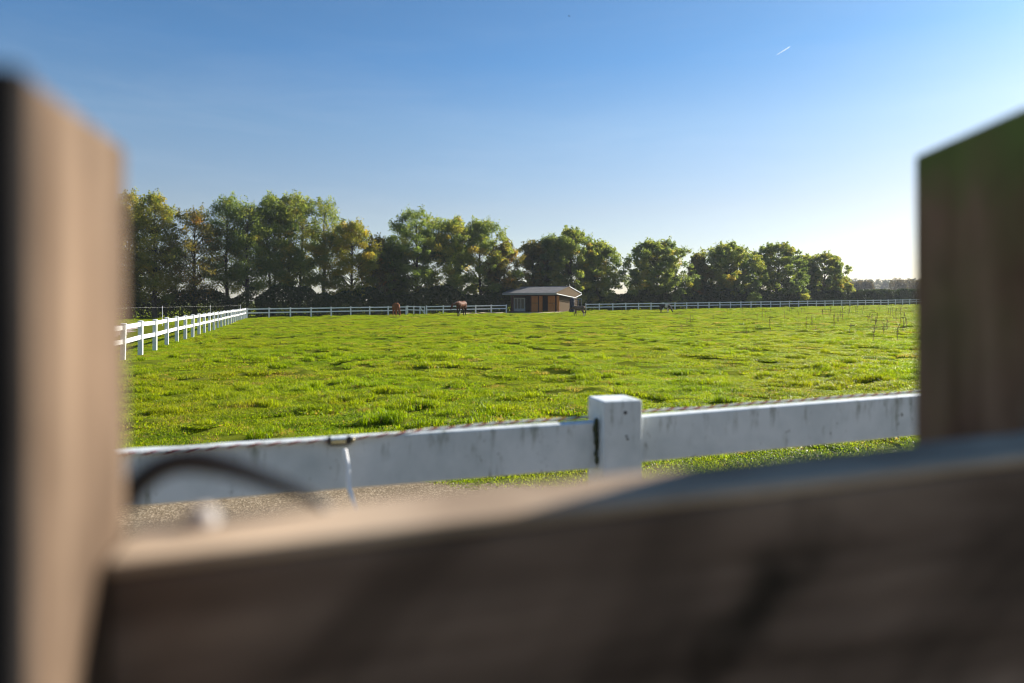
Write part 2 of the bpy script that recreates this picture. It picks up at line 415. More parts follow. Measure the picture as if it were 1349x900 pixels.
def strip_sheet(name, m, left, right, n=40, k=12, lift=.02, wob=.25):
    """A sheet between two polylines that follows the ground."""
    def pl(p, n):
        p = np.array(p, float); t = np.r_[0, np.cumsum(np.hypot(*np.diff(p, axis=0).T))]; q = np.linspace(0, t[-1], n)
        return np.stack([np.interp(q, t, p[:, 0]), np.interp(q, t, p[:, 1])], -1)
    a, b = pl(left, n), pl(right, n)
    s = np.linspace(0, 1, k)[None, :, None]
    P = a[:, None] * (1 - s) + b[:, None] * s
    e = (vnoise(P[..., 0] * 1.3, P[..., 1] * 1.3, 21) - .5)
    edge = np.zeros((n, k)); edge[:, 0] = 1; edge[:, -1] = 1; edge[0] = 1; edge[-1] = 1
    P = P + (edge * e)[..., None] * wob
    Z = gz(P[..., 0], P[..., 1]) + lift
    ii = np.arange(n * k).reshape(n, k)
    f = np.stack([ii[:-1, :-1], ii[:-1, 1:], ii[1:, 1:], ii[1:, :-1]], -1).reshape(-1, 4)
    o = link(name, np_mesh(name, np.concatenate([P, Z[..., None]], -1).reshape(-1, 3), f, smooth_=True), m); o['kind'] = 'structure'
    return o
pe = [(x, float(path_edge(x))) for x in np.linspace(-22, 14, 46)]
strip_sheet('gravel_path', 'gravel', [(x, -5) for x in np.linspace(-22, 14, 46)], pe, 60, 40, .012, .12)
YARD = [(-15.5, 24.5), (-30.5, 57.0)], [(-58, 26), (-58, 59.5)]
strip_sheet('gravel_yard', 'yard', YARD[0], YARD[1], 40, 30, .02, .8)
SAND = [(-10.2, 91.6), (-4, 93.8), (1.5, 93.4), (6.8, 92.4)], [(-10.0, 93.9), (-3.0, 97.2), (2.0, 97.2), (7.6, 94.6)]
strip_sheet('sandy_path', 'sand', SAND[0], SAND[1], 30, 8, .03, .8)

# ------------------------------------------------------------------ grass (one object, uncountable)
def blade_patch(name, n, rad, hmin, hmax, wid, lean, dead, broad=0, seed=0):
    r = np.random.default_rng(seed)
    a = r.uniform(0, 2 * np.pi, n); q = rad * np.sqrt(r.uniform(0, 1, n))
    bx, by = q * np.cos(a), q * np.sin(a)
    h = r.uniform(hmin, hmax, n) * (1 - .35 * (q / rad) ** 2)
    th = r.uniform(0, 2 * np.pi, n); ln = np.abs(r.normal(lean, lean * .5, n)) * h
    dx, dy = np.cos(th), np.sin(th)
    w = wid * r.uniform(.6, 1.4, n)
    if broad:
        k = r.uniform(0, 1, n) < broad; w = np.where(k, w * 3.2, w); h = np.where(k, h * .6, h); ln = np.where(k, ln * 1.6, ln)
    px_, py_ = -dy, dx
    V = np.zeros((n, 5, 3))
    V[:, 0] = np.stack([bx - px_ * w / 2, by - py_ * w / 2, 0 * h - .02], -1)
    V[:, 1] = np.stack([bx + px_ * w / 2, by + py_ * w / 2, 0 * h - .02], -1)
    mx, my, mz = bx + dx * ln * .35, by + dy * ln * .35, h * .62
    V[:, 2] = np.stack([mx + px_ * w * .45, my + py_ * w * .45, mz], -1)
    V[:, 3] = np.stack([mx - px_ * w * .45, my - py_ * w * .45, mz], -1)
    V[:, 4] = np.stack([bx + dx * ln, by + dy * ln, h * (1 - .25 * lean)], -1)
    b = np.arange(n)[:, None] * 5
    F3 = np.concatenate([b + [0, 1, 2], b + [0, 2, 3], b + [3, 2, 4]], 1).reshape(-1, 3)
    t = np.where(r.uniform(0, 1, n) < dead, .95, r.uniform(0, .8, n))
    me = np_mesh(name, V.reshape(-1, 3), F3, np.repeat(t, 3)); me.materials.append(M['grass'])
    return me
PATCH = [blade_patch('sward', 620, .36, .020, .055, .0065, .9, .04, .12, 1), blade_patch('sward', 620, .36, .022, .065, .0065, 1.0, .06, .2, 2),
         blade_patch('sward', 560, .36, .018, .045, .007, 1.1, .12, .35, 3), blade_patch('sward', 560, .36, .025, .07, .006, .8, .03, .05, 4),
         blade_patch('tussock', 300, .19, .06, .15, .0075, .7, .03, 0, 5), blade_patch('tussock', 320, .24, .05, .125, .0075, .9, .06, .1, 6),
         blade_patch('dead_sward', 300, .32, .02, .07, .006, 1.0, .7, 0, 7), blade_patch('clover', 420, .3, .02, .05, .011, 1.3, .03, .7, 8)]
P = []
def scatter(y0, y1, dens, sc, scz, w=.86, extra=3.0):
    area = (w * (y1 ** 2 - y0 ** 2) + 2 * extra * (y1 - y0)); n = int(area * dens)
    yy = np.sqrt(rng.uniform(y0 ** 2, y1 ** 2, n)); xx = rng.uniform(-1, 1, n) * (w * yy + extra)
    # keep off gravel, yard, sand, shed
    ok = yy > path_edge(xx) + .05
    sd = side_of(xx, yy, LF0, LFD)
    ok &= ~((sd < -2.1) & (yy > 24.6 + rng.normal(0, .3, n)) & (yy < 57.5))
    ok &= ~((sd < -2.1) & (yy < 22) & (rng.uniform(0, 1, n) < .35))
    ok &= ~((xx > -10) & (xx < 7.4) & (yy > 92.0 + .2 * np.abs(xx)) & (yy < 96.3))
    lx = (xx + .17) * .866 - (yy - 102) * .5; ly = (xx + .17) * .5 + (yy - 102) * .866
    ok &= ~((lx > -.3) & (lx < 8.3) & (ly > -1.6) & (ly < 6.8))
    ff = side_of(xx, yy, FA, FD)
    ok &= ~((ff < -3) & (rng.uniform(0, 1, n) < .5))
    # bare, trodden spots
    nb = vnoise(xx * 1.3, yy * 1.3, 31); nb2 = vnoise(xx * .25, yy * .25, 32)
    ok &= ~((nb > .72) & (nb2 > .4) & (rng.uniform(0, 1, n) < .75))
    ok &= ~((vnoise(xx * 2.3 + 4, yy * 2.3, 71) > .80) & (rng.uniform(0, 1, n) < .85))
    xx, yy, nb, nb2 = xx[ok], yy[ok], nb[ok], nb2[ok]; n = len(xx)
    tu = vnoise(xx * 1.9 + 9, yy * 1.9, 7)
    tu2 = vnoise(xx * .5, yy * .5, 33)
    u = rng.uniform(0, 1, n)
    ix = np.where(u < .3, 0, np.where(u < .6, 1, np.where(u < .8, 2, np.where(u < .9, 3, 7))))
    ix = np.where((tu + .7 * tu2 > 1.06) & (u < .6), np.where(u < .3, 4, 5), ix)
    ix = np.where((nb > .64) & (u > .7), 6, ix)
    s = sc * rng.uniform(.75, 1.25, n); sz = scz * rng.uniform(.7, 1.35, n) * (.7 + .6 * tu2)
    P.append(np.stack([xx, yy, gz(xx, yy), rng.uniform(0, 6.28, n), s, sz, ix], -1))
scatter(3.5, 16, 26, .85, .9)
scatter(16, 34, 13, 1.05, 1.0)
scatter(34, 70, 4.4, 1.7, 1.1)
scatter(70, 165, 1.3, 2.8, 1.2)
P = np.concatenate(P)
print('grass patches', len(P))
gm = bpy.data.meshes.new('grass')
gm.vertices.add(len(P)); gm.vertices.foreach_set('co', P[:, :3].astype(np.float32).ravel())
for nm, ty, arr in (('yaw', 'FLOAT', P[:, 3]), ('sxy', 'FLOAT', P[:, 4]), ('sz', 'FLOAT', P[:, 5]), ('pick', 'INT', P[:, 6])):
    a = gm.attributes.new(nm, ty, 'POINT'); a.data.foreach_set('value', arr.astype(np.int32 if ty == 'INT' else np.float32))
gm.update()
grass = link('grass', gm); gm.materials.append(M['grass'])
tag(grass, 'uneven sunlit green paddock grass with tussocks and bare trodden spots', 'grass', None, 'stuff')
ng = bpy.data.node_groups.new('grass_scatter', 'GeometryNodeTree')
ng.interface.new_socket('Geometry', in_out='INPUT', socket_type='NodeSocketGeometry')
ng.interface.new_socket('Geometry', in_out='OUTPUT', socket_type='NodeSocketGeometry')
gi, go = ng.nodes.new('NodeGroupInput'), ng.nodes.new('NodeGroupOutput')
g2i = ng.nodes.new('GeometryNodeGeometryToInstance')
for i, me in reversed(list(enumerate(PATCH))):
    so = bpy.data.objects.new(me.name, me)                              # a source of blades; not linked into the scene
    oi = ng.nodes.new('GeometryNodeObjectInfo'); oi.inputs['Object'].default_value = so; oi.inputs['As Instance'].default_value = False
    ng.links.new(oi.outputs['Geometry'], g2i.inputs[0])
iop = ng.nodes.new('GeometryNodeInstanceOnPoints')
def attr(nm, ty):
    n = ng.nodes.new('GeometryNodeInputNamedAttribute'); n.data_type = ty; n.inputs['Name'].default_value = nm; return n.outputs[0]
cr = ng.nodes.new('ShaderNodeCombineXYZ'); ng.links.new(attr('yaw', 'FLOAT'), cr.inputs[2])
cs = ng.nodes.new('ShaderNodeCombineXYZ'); sxy = attr('sxy', 'FLOAT'); ng.links.new(sxy, cs.inputs[0]); ng.links.new(sxy, cs.inputs[1]); ng.links.new(attr('sz', 'FLOAT'), cs.inputs[2])
ng.links.new(gi.outputs[0], iop.inputs['Points']); ng.links.new(g2i.outputs[0], iop.inputs['Instance'])
iop.inputs['Pick Instance'].default_value = True
ng.links.new(attr('pick', 'INT'), iop.inputs['Instance Index'])
ng.links.new(cr.outputs[0], iop.inputs['Rotation']); ng.links.new(cs.outputs[0], iop.inputs['Scale'])
ng.links.new(iop.outputs[0], go.inputs[0])
md = grass.modifiers.new('scatter', 'NODES'); md.node_group = ng

# ------------------------------------------------------------------ white post-and-rail fences
def post_mesh(w, h, cap=.012):
    b = MB(); a = w / 2
    b.box(-a, -a, -.1, a, a, h - .03)
    c = a + .008
    b.poly([(-c, -c, h - .0295), (c, -c, h - .0295), (c, c, h - .0295), (-c, c, h - .0295), (-c, -c, h - .008), (c, -c, h - .008), (c, c, h - .008), (-c, c, h - .008), (0, 0, h + cap)],
           [(0, 3, 2, 1), (0, 1, 5, 4), (1, 2, 6, 5), (2, 3, 7, 6), (3, 0, 4, 7), (4, 5, 8), (5, 6, 8), (6, 7, 8), (7, 4, 8)])
    me = bpy.data.meshes.new('post'); me.from_pydata(b.v, [], b.f); me.update(); return me
def white_fence(name, pts, label, skip=(), w=.14, h=1.2, rails=(1.07, .63), rh=.14):
    root = empty(name, (pts[0][0], pts[0][1], float(base_z(pts[0][0], 0))))
    tag(root, label, 'fence', 'white post and rail fences')
    o3 = Vector(root.location)
    pm = post_mesh(w, h)
    P3 = [Vector((p[0], p[1], float(base_z(p[0], p[1])) + random.gauss(0, .006))) for p in pts]
    for i, p in enumerate(P3):
        d = P3[min(i + 1, len(P3) - 1)] - P3[max(i - 1, 0)]
        q = link('post', pm, None if pm.materials else 'white', root, p - o3, math.atan2(d.y, d.x) + random.gauss(0, .02))
        q.rotation_euler.x = random.gauss(0, .012); q.rotation_euler.y = random.gauss(0, .012)
    for i in range(len(P3) - 1):
        if i in skip:
            continue
        a, b = P3[i], P3[i + 1]; d = (b - a).normalized() * (w / 2 + .004)
        for rz_ in rails:
            j1, j2 = random.gauss(0, .006), random.gauss(0, .006)
            MB().bar(a - o3 + d + Vector((0, 0, rz_ + j1)), b - o3 - d + Vector((0, 0, rz_ + j2)), .042, rh).build('rail', 'white', root)
    return root
SP = 2.62
side_pts = [tuple(LF0 + LFD * SP * i) for i in range(-3, 24)]
white_fence('white_fence', side_pts, 'white two rail fence running along the left edge of the field, rails sunlit')
# far fence: left stretch, gate, stretch up to the shed, stretch beyond the shed
def far_at(px):
    t = (px - CX) / F
    s = (t * FA[1] - FA[0]) / (FD[0] - t * FD[1]); return tuple(FA + FD * s)
def far_run(px0, px1):
    a, b = np.array(far_at(px0)), np.array(far_at(px1)); n = max(1, round(np.hypot(*(b - a)) / SP))
    return [tuple(a + (b - a) * i / n) for i in range(n + 1)]
white_fence('white_fence', far_run(325.5, 535), 'white two rail fence across the back, from the field corner to the white gate')
white_fence('white_fence', far_run(562, 667), 'white two rail fence across the back between the white gate and the shed')
white_fence('white_fence', far_run(771.6, 1225), 'long white two rail fence across the back, to the right of the shed')
# the white gate
ga, gb = Vector((*far_at(537), 0)), Vector((*far_at(559.5), 0))
ga.z, gb.z = float(gz(ga.x, ga.y)), float(gz(gb.x, gb.y))
gate = tag(empty('white_gate', ga), 'white field gate with closely set uprights and a diagonal brace', 'gate')
dv = gb - ga
for t in (0, .36, .72, 1):
    p = dv * t; MB().box(-.06, -.045, .1, .06, .045, 1.16).build('stile', 'white', gate, .008, 1, loc=p, rz=math.atan2(dv.y, dv.x))
for z in (1.05, .62):
    for t0, t1 in ((0, .36), (.36, .72), (.72, 1)):
        d = dv.normalized() * .064
        MB().bar(dv * t0 + d + Vector((0, 0, z)), dv * t1 - d + Vector((0, 0, z)), .035, .13).build('rail', 'white', gate)
MB().bar(dv * .72 + Vector((.04, -.06, 1.0)), dv * 1.0 + Vector((-.03, -.06, .2)), .03, .09).build('brace', 'white', gate)

# ------------------------------------------------------------------ near white fence
PH = math.atan2(.268, .963); UX, UY = np.array([.963, .268]), np.array([-.268, .963])
PC = np.array([.3015, 2.25])                                             # near corner of the post
near = tag(empty('white_fence', (PC[0], PC[1], 0), PH), 'near white fence with algae stained rails on one square post, just behind the wooden gate', 'fence', 'white post and rail fences')
ztop = CAM_Z - .333
def stained_post(x):
    b = MB(); b.box(x, 0, -.1, x + .14, .14, ztop)
    return b.build('post', 'stained', near, .006, 3)
np_ = stained_post(0); stained_post(-2.62); stained_post(2.62)
# rail ends
def near_rail(x0, z0, x1, z1, h=.156, name='rail'):
    b = MB(); y0, y1 = .045, .095
    b.poly([(x0, y0, z0 - h), (x1, y0, z1 - h), (x1, y1, z1 - h), (x0, y1, z0 - h), (x0, y0, z0), (x1, y0, z1), (x1, y1, z1), (x0, y1, z0)],
           [(0, 3, 2, 1), (4, 5, 6, 7), (0, 1, 5, 4), (1, 2, 6, 5), (2, 3, 7, 6), (3, 0, 4, 7)])
    return b.build(name, 'stained', near, .006, 2)
ZL0, ZL1 = CAM_Z - .4077, CAM_Z - .434
ZR0, ZR1 = CAM_Z - .398, CAM_Z - .336
rl = near_rail(-2.476, ZL1, -.002, ZL0); rr = near_rail(.142, ZR0, 2.618, ZR1)
for z0, z1, xa, xb in ((ZL1 - .44, ZL0 - .44, -2.476, -.002), (ZR0 - .44, ZR1 - .44, .142, 2.618)):
    near_rail(xa, z0, xb, z1)
# plug holes on the post, dirty joint
for (x, z, r) in ((.078, ztop - .040, .0060), (.082, ztop - .118, .0035), (.086, ztop - .128, .0038)):
    MB().tube([(x, -.0015, z), (x, .004, z)], r, 12).build('screw_hole', 'black', np_)
b = MB()
for i in range(7):
    z = ztop - .075 - i * .021; b.ball((-.006 - random.uniform(0, .006), .042 + random.uniform(-.004, .002), z), random.uniform(.006, .012), (.8, .35, 1.5), 8, 6)
b.build('algae_film', 'algae', np_, smooth_=True)
# dribbles at measured places on the left and right rail, thin films on the plastic
def film(parent, x, ztop_, ln, w, n=5):
    b = MB()
    for i in range(n):
        t = i / max(1, n - 1)
        b.ball((x + random.gauss(0, w * .25), .0445, ztop_ - .004 - t * ln), w * random.uniform(.4, .8) * (1 - .4 * t), (1, .06, 1.8), 8, 6)
    return b.build('algae_film', 'algae', parent, smooth_=True)

# ------------------------------------------------------------------ the electric rope, insulator and cable
def nw(x, y, z):                                                         # near-fence frame -> world
    p = PC + UX * x + UY * y; return Vector((p[0], p[1], z))
def railz(x):
    return (ZL0 + (ZL1 - ZL0) * (x / -2.476)) if x < .07 else ZR0 + (ZR1 - ZR0) * (x - .142) / 2.476
def polyline(pts, n):
    pts = [Vector(p) for p in pts]; t = [0]
    for a, b in zip(pts, pts[1:]):
        t.append(t[-1] + (b - a).length)
    out = []
    for q in np.linspace(0, t[-1], n):
        i = min(len(pts) - 2, max(0, np.searchsorted(t, q) - 1)); f = (q - t[i]) / (t[i + 1] - t[i])
        out.append(pts[i].lerp(pts[i + 1], f))
    return out, t[-1]
def rope(name, pts, label, r=.0030, pitch=.055):
    root = tag(empty(name, pts[0]), label, 'rope', 'electric fence ropes')
    _, ln = polyline(pts, 4); n = max(30, int(ln / .007)); c, _ = polyline(pts, n)
    c = [p + Vector((0, 0, .0012 * math.sin(i * .11))) for i, p in enumerate(c)]
    for k, (nm, mm) in enumerate((('white_strand', 'ropewhite'), ('red_strand', 'ropered'), ('white_strand', 'ropewhite'))):
        q = []
        for i, p in enumerate(c):
            t = (c[min(i + 1, n - 1)] - c[max(i - 1, 0)]).normalized(); u = t.cross(Vector((0, 0, 1))).normalized(); w = u.cross(t)
            a = 2 * math.pi * (i * ln / n / pitch + k / 3); q.append(p - Vector(pts[0]) + (u * math.cos(a) + w * math.sin(a)) * r * .75)
        MB().tube(q, r, 6).build(nm, mm, root, smooth_=True)
    return root
XI = -1.3                                                                # insulator place along the rail
while CX + F * (PC + UX * XI + UY * .04)[0] / (PC + UX * XI + UY * .04)[1] < 448:
    XI += .005
rope('electric_rope', [nw(-2.45, .036, railz(-2.45) - .006), nw(-1.6, .037, railz(-1.6) - .006), nw(XI - .035, .037, railz(XI) - .002)],
     'red and white twisted rope on the near front edge, left of the black clip')
rope('electric_rope', [nw(XI + .03, .036, railz(XI) - .001), nw(XI + .16, .042, railz(XI + .16) + .001), nw(XI + .27, .075, railz(XI + .27) + .005), nw(XI + .45, .097, railz(XI + .45) + .005), nw(-.012, .105, railz(-.012) + .008)],
     'red and white twisted rope between the black clip and the square white post')
rope('electric_rope', [nw(.15, .106, railz(.15) + .006), nw(1.2, .1, railz(1.2) + .005), nw(2.5, .1, railz(2.5) + .005)],
     'red and white twisted rope behind the near rail right of the square post')
ins = tag(empty('insulator_clip', nw(XI, .03, railz(XI) - .004), PH), 'small black and steel clip holding the rope on the near white rail', 'clip')
MB().box(-.031, -.006, -.011, .018, .011, .006).build('clip_body', 'steel', ins, .002, 2)
MB().box(-.037, -.012, -.010, -.028, .012, .012).build('end_cap', 'black', ins, .0015, 2)
MB().box(.0185, -.010, -.011, .030, .012, .011).build('end_cap', 'black', ins, .0015, 2)
MB().box(-.028, -.009, -.0145, .019, .008, -.0115).build('base_strip', 'black', ins, .001, 2)
MB().tube([(.031, -.004, -.006), (.037, -.005, -.002), (.037, -.003, .006)], .0045, 8).build('screw', 'brass', ins, smooth_=True)
c0 = nw(XI, .018, railz(XI) - .012)
cab = []
for px, py in ((454, 592), (456, 603), (459, 616), (459, 627), (459, 638), (461.5, 648), (465, 659), (469, 670), (474, 690), (480, 720), (487, 780), (488, 840)):
    d = c0.y - .012 - max(0, (py - 600)) * .0004
    cab.append((at(px, d), d, zpix(py, d)))
def catmull(p, k=6):
    p = [Vector(q) for q in p]; o = []
    for i in range(len(p) - 1):
        a, b, c, d = p[max(0, i - 1)], p[i], p[i + 1], p[min(len(p) - 1, i + 2)]
        for j in range(k):
            t = j / k; o.append(.5 * ((2 * b) + (c - a) * t + (2 * a - 5 * b + 4 * c - d) * t * t + (-a + 3 * b - 3 * c + d) * t ** 3))
    return o + [p[-1]]
cb = MB().tube(catmull(cab), .0072, 10).build('cable', 'cable_white', smooth_=True)
tag(cb, 'grey white cable hanging down from the clip in front of the near rail', 'cable')

# ------------------------------------------------------------------ wooden gate close to the eye
GD, GN = Vector((.966, .26, 0)), Vector((-.26, .966, 0))                 # along the gate, away from the eye
GA = math.atan2(.26, .966)
wg = tag(empty('wooden_gate', (-.158, .22, 0), GA), 'blurred weathered wooden gate of two thick uprights and a broad rail, close to the eye', 'gate')
tl = CAM_Z + .0750
def upright(x0, x1, y0, y1, zf, zn, m, parent):                          # zn near edge height, zf far edge height
    b = MB(); b.poly([(x0, y0, 0.03), (x1, y0, 0.03), (x1, y1, 0.03), (x0, y1, 0.03), (x0, y0, zn), (x1, y0, zn), (x1, y1, zf), (x0, y1, zf)],
                     [(0, 3, 2, 1), (4, 5, 6, 7), (0, 1, 5, 4), (1, 2, 6, 5), (2, 3, 7, 6), (3, 0, 4, 7)])
    return b.build('upright', m, parent, .003, 2)
upright(-.11, 0, 0, .119, tl, tl, 'wood_post', wg)
MB().box(-.11, -.010, .03, .0035, -.0005, tl - .002).build('shade_tone_board', 'wood_shade_tone', wg, .002, 2)  # added thin board; shade of the upright's near face put into its colour
# right upright: far edge of its inner face at (.353, .6), near edge on the back of the rail
o = Vector((-.158, .22, 0)); q = Vector((.353, .6, 0)) - o
rx, ry = q.dot(GD), q.dot(GN)
zR = CAM_Z + .127
ryn = .079 + .052 + .004
ur = upright(rx, rx + .16, ryn, ry, zR, zR + .17 * (ry - ryn), 'wood_mossy', wg)
zt = CAM_Z - .101
b = MB(); ya, yb = .079, .129; zl, zr = CAM_Z - .1203, CAM_Z - .1203 + .031 * .95
b.poly([(.001, ya, zl - .17), (.95, ya, zr - .17), (.95, yb, zr - .17), (.001, yb, zl - .17), (.001, ya, zl), (.95, ya, zr), (.95, yb, zr), (.001, yb, zl)],
       [(0, 3, 2, 1), (4, 5, 6, 7), (0, 1, 5, 4), (1, 2, 6, 5), (2, 3, 7, 6), (3, 0, 4, 7)])
zt = CAM_Z - .1122
rail = b.build('rail', 'wood_rail', wg, .004, 3)
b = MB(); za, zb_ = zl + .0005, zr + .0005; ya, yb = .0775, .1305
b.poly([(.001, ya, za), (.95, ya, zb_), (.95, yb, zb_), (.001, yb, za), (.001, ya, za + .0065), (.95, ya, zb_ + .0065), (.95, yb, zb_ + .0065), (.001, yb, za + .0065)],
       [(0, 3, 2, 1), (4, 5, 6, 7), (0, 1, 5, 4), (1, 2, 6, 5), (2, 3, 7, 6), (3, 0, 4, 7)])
b.build('sun_tone_strip', 'wood_sun_tone', rail, .0025, 2)  # added strip; its pale colour stands in for sun on the rail top
b = MB(); b.box(.001, .079, .35, .95, .079 + .05, .50); b.build('rail', 'wood_rail', wg, .004, 3)
b = MB(); b.tube([(.035, .079 + .040, zt - .002), (.035, .079 + .040, zt + .004)], [.009, .009], 14); b.ball((.035, .119, zt + .004), .0075, (1, 1, .7), 14, 8)
b.build('bolt', 'bolt_grey', wg, smooth_=True)
lp = []
for px, py in ((168, 668), (172, 650), (182, 637), (200, 622), (225, 611), (255, 607), (285, 611), (318, 620), (350, 632), (380, 643), (405, 653), (425, 668), (440, 690)):
    d = .362; lp.append((at(px, d), d, zpix(py, d)))
lq = catmull(lp)
hz = MB().tube(lq, [.0066 * min(1, max(.35, 1.7 - 1.5 * i / len(lq))) for i in range(len(lq))], 10).build('strap', 'black', smooth_=True)
tag(hz, 'blurred black rubber strap arching up behind the wooden gate rail', 'strap')

# ------------------------------------------------------------------ trees
def leaf_quads(C, size, r, up=.3):
    n = len(C)
    nrm = r.normal(0, 1, (n, 3)); nrm[:, 2] += up; nrm /= np.linalg.norm(nrm, axis=1)[:, None]
    t = np.cross(nrm, r.normal(0, 1, (n, 3))); t /= np.linalg.norm(t, axis=1)[:, None] + 1e-9
    b = np.cross(nrm, t)
    s = (size * r.uniform(.55, 1.35, n))[:, None]
    V = np.stack([C - t * s, C + b * s * .55 + t * s * .1, C + t * s, C - b * s * .55 + t * s * .1], 1)
    return V.reshape(-1, 3), np.arange(n * 4).reshape(n, 4)
def make_tree(name, x, y, H, W, label, leaf='leaf_green', base=.22, dens=1.0, stems=1, nclump=70, nleaf=11000, lsz=.15, tint=.45, tvar=.22, seed=0, prof=(1.12, .5), wood='bark', cat='tree', group='trees along the far side of the field', flat=0.0):
    r = np.random.default_rng(1000 + seed); rnd = random.Random(seed)
    z0 = float(base_z(x, y))
    root = tag(empty(name, (x, y, z0)), label, cat, group)
    zb = H * base
    # clump centres in the crown's envelope
    dn = 1.5 if base < .07 else 1.0; nclump = int(nclump * 2.3 * dn); nleaf = int(nleaf * 2.3 * (.8 + .2 * dn) * (1.25 if base < .07 else 1))
    t = r.uniform(0, 1, nclump) ** .95
    tq = .16 + .84 * np.clip(t, 0, .98); env = np.clip(1 - np.abs(2 * tq ** prof[0] - 1) ** 2.5, .03, 1) ** prof[1]
    az = r.uniform(0, 2 * np.pi, nclump); rho = r.uniform(.08, 1, nclump) ** .5
    lob = 1 + .16 * np.sin(az * 3 + seed) + .1 * np.sin(az * 5 + t * 6)
    cr = np.clip(H * .054, .42, .75) * r.uniform(.55, 1.45, nclump)
    RX = np.maximum(W / 2 - cr * .55, .3) * 1.08
    cx, cy = np.cos(az) * rho * env * RX * lob, np.sin(az) * rho * env * RX * lob
    cz = zb + cr * .5 + t * (H - zb - cr * 1.15)
    w = cr ** 2 * r.uniform(.5, 1.4, nclump); k = r.choice(nclump, int(nleaf * dens), p=w / w.sum())
    d = r.normal(0, 1, (len(k), 3)); d /= np.linalg.norm(d, axis=1)[:, None]
    q = r.uniform(0, 1, len(k))[:, None] ** .45
    d *= q * cr[k][:, None] * np.array([1.15, 1.15, .8])
    C = np.stack([cx[k], cy[k], cz[k]], -1) + d
    # sprays that stick out of the outline
    ns = int(nclump * 1.3); ks = r.choice(nclump, ns); sp = []
    for i in ks:
        o = np.array([cx[i], cy[i], cz[i]]); v = np.array([cx[i], cy[i], .55 * (cz[i] - zb - .35 * (H - zb))]) + r.normal(0, .6, 3); v /= np.linalg.norm(v) + 1e-6
        m = r.integers(8, 20); s = r.uniform(.5, 1.55, m)[:, None]; sp.append(o + v * s * cr[i] + r.normal(0, .12, (m, 3)))
    C = np.concatenate([C] + sp)
    tc = np.clip(r.normal(tint, tvar, nclump), 0, 1)
    tt = np.clip(np.concatenate([tc[k], np.repeat(tint, len(C) - len(k))]) + r.normal(0, .09, len(C)), 0, 1)
    V, Fq = leaf_quads(C, lsz, r)
    link('crown', np_mesh('crown', V, Fq, tt), leaf, root)
    # trunk(s) and limbs
    b = MB(); tops = []
    for sidx in range(stems):
        a = rnd.uniform(0, 6.28); off = 0 if stems == 1 else rnd.uniform(.15, .10 * W + .2)
        px, py = off * math.cos(a), off * math.sin(a)
        r0 = (.015 * H + .05) * (1 if stems == 1 else .62)
        pts, rad = [], []
        for j in range(8):
            f = j / 7; hz_ = -.15 + f * (H * .86 + .15)
            pts.append((px * (1 + f * 1.5) + rnd.gauss(0, .05) * (j > 0), py * (1 + f * 1.5) + rnd.gauss(0, .05) * (j > 0), hz_)); rad.append(r0 * (1.25 if j == 0 else 1) * (1 - .88 * f) + .012)
        b.tube(pts, rad, 7); tops.append(pts)
    for i in range(nclump):
        s = tops[i % stems]; c = Vector((cx[i], cy[i], cz[i])); hh = max(.12 * H, c.z - (.25 + .45 * rnd.random()) * math.hypot(c.x, c.y) - .06 * H)
        f = min(1, hh / (H * .86)) * 7; j = min(6, int(f)); st = Vector(s[j]).lerp(Vector(s[j + 1]), f - j)
        mid = st.lerp(c, .5) + Vector((rnd.gauss(0, .15), rnd.gauss(0, .15), rnd.gauss(.15, .15)))
        r1 = .010 + .007 * (c - st).length
        b.tube([st, mid, c], [r1, r1 * .65, .008], 4, False)
    b.build('trunk', wood, root)
    return root
def far_d(px):
    p = far_at(px); return p[1]
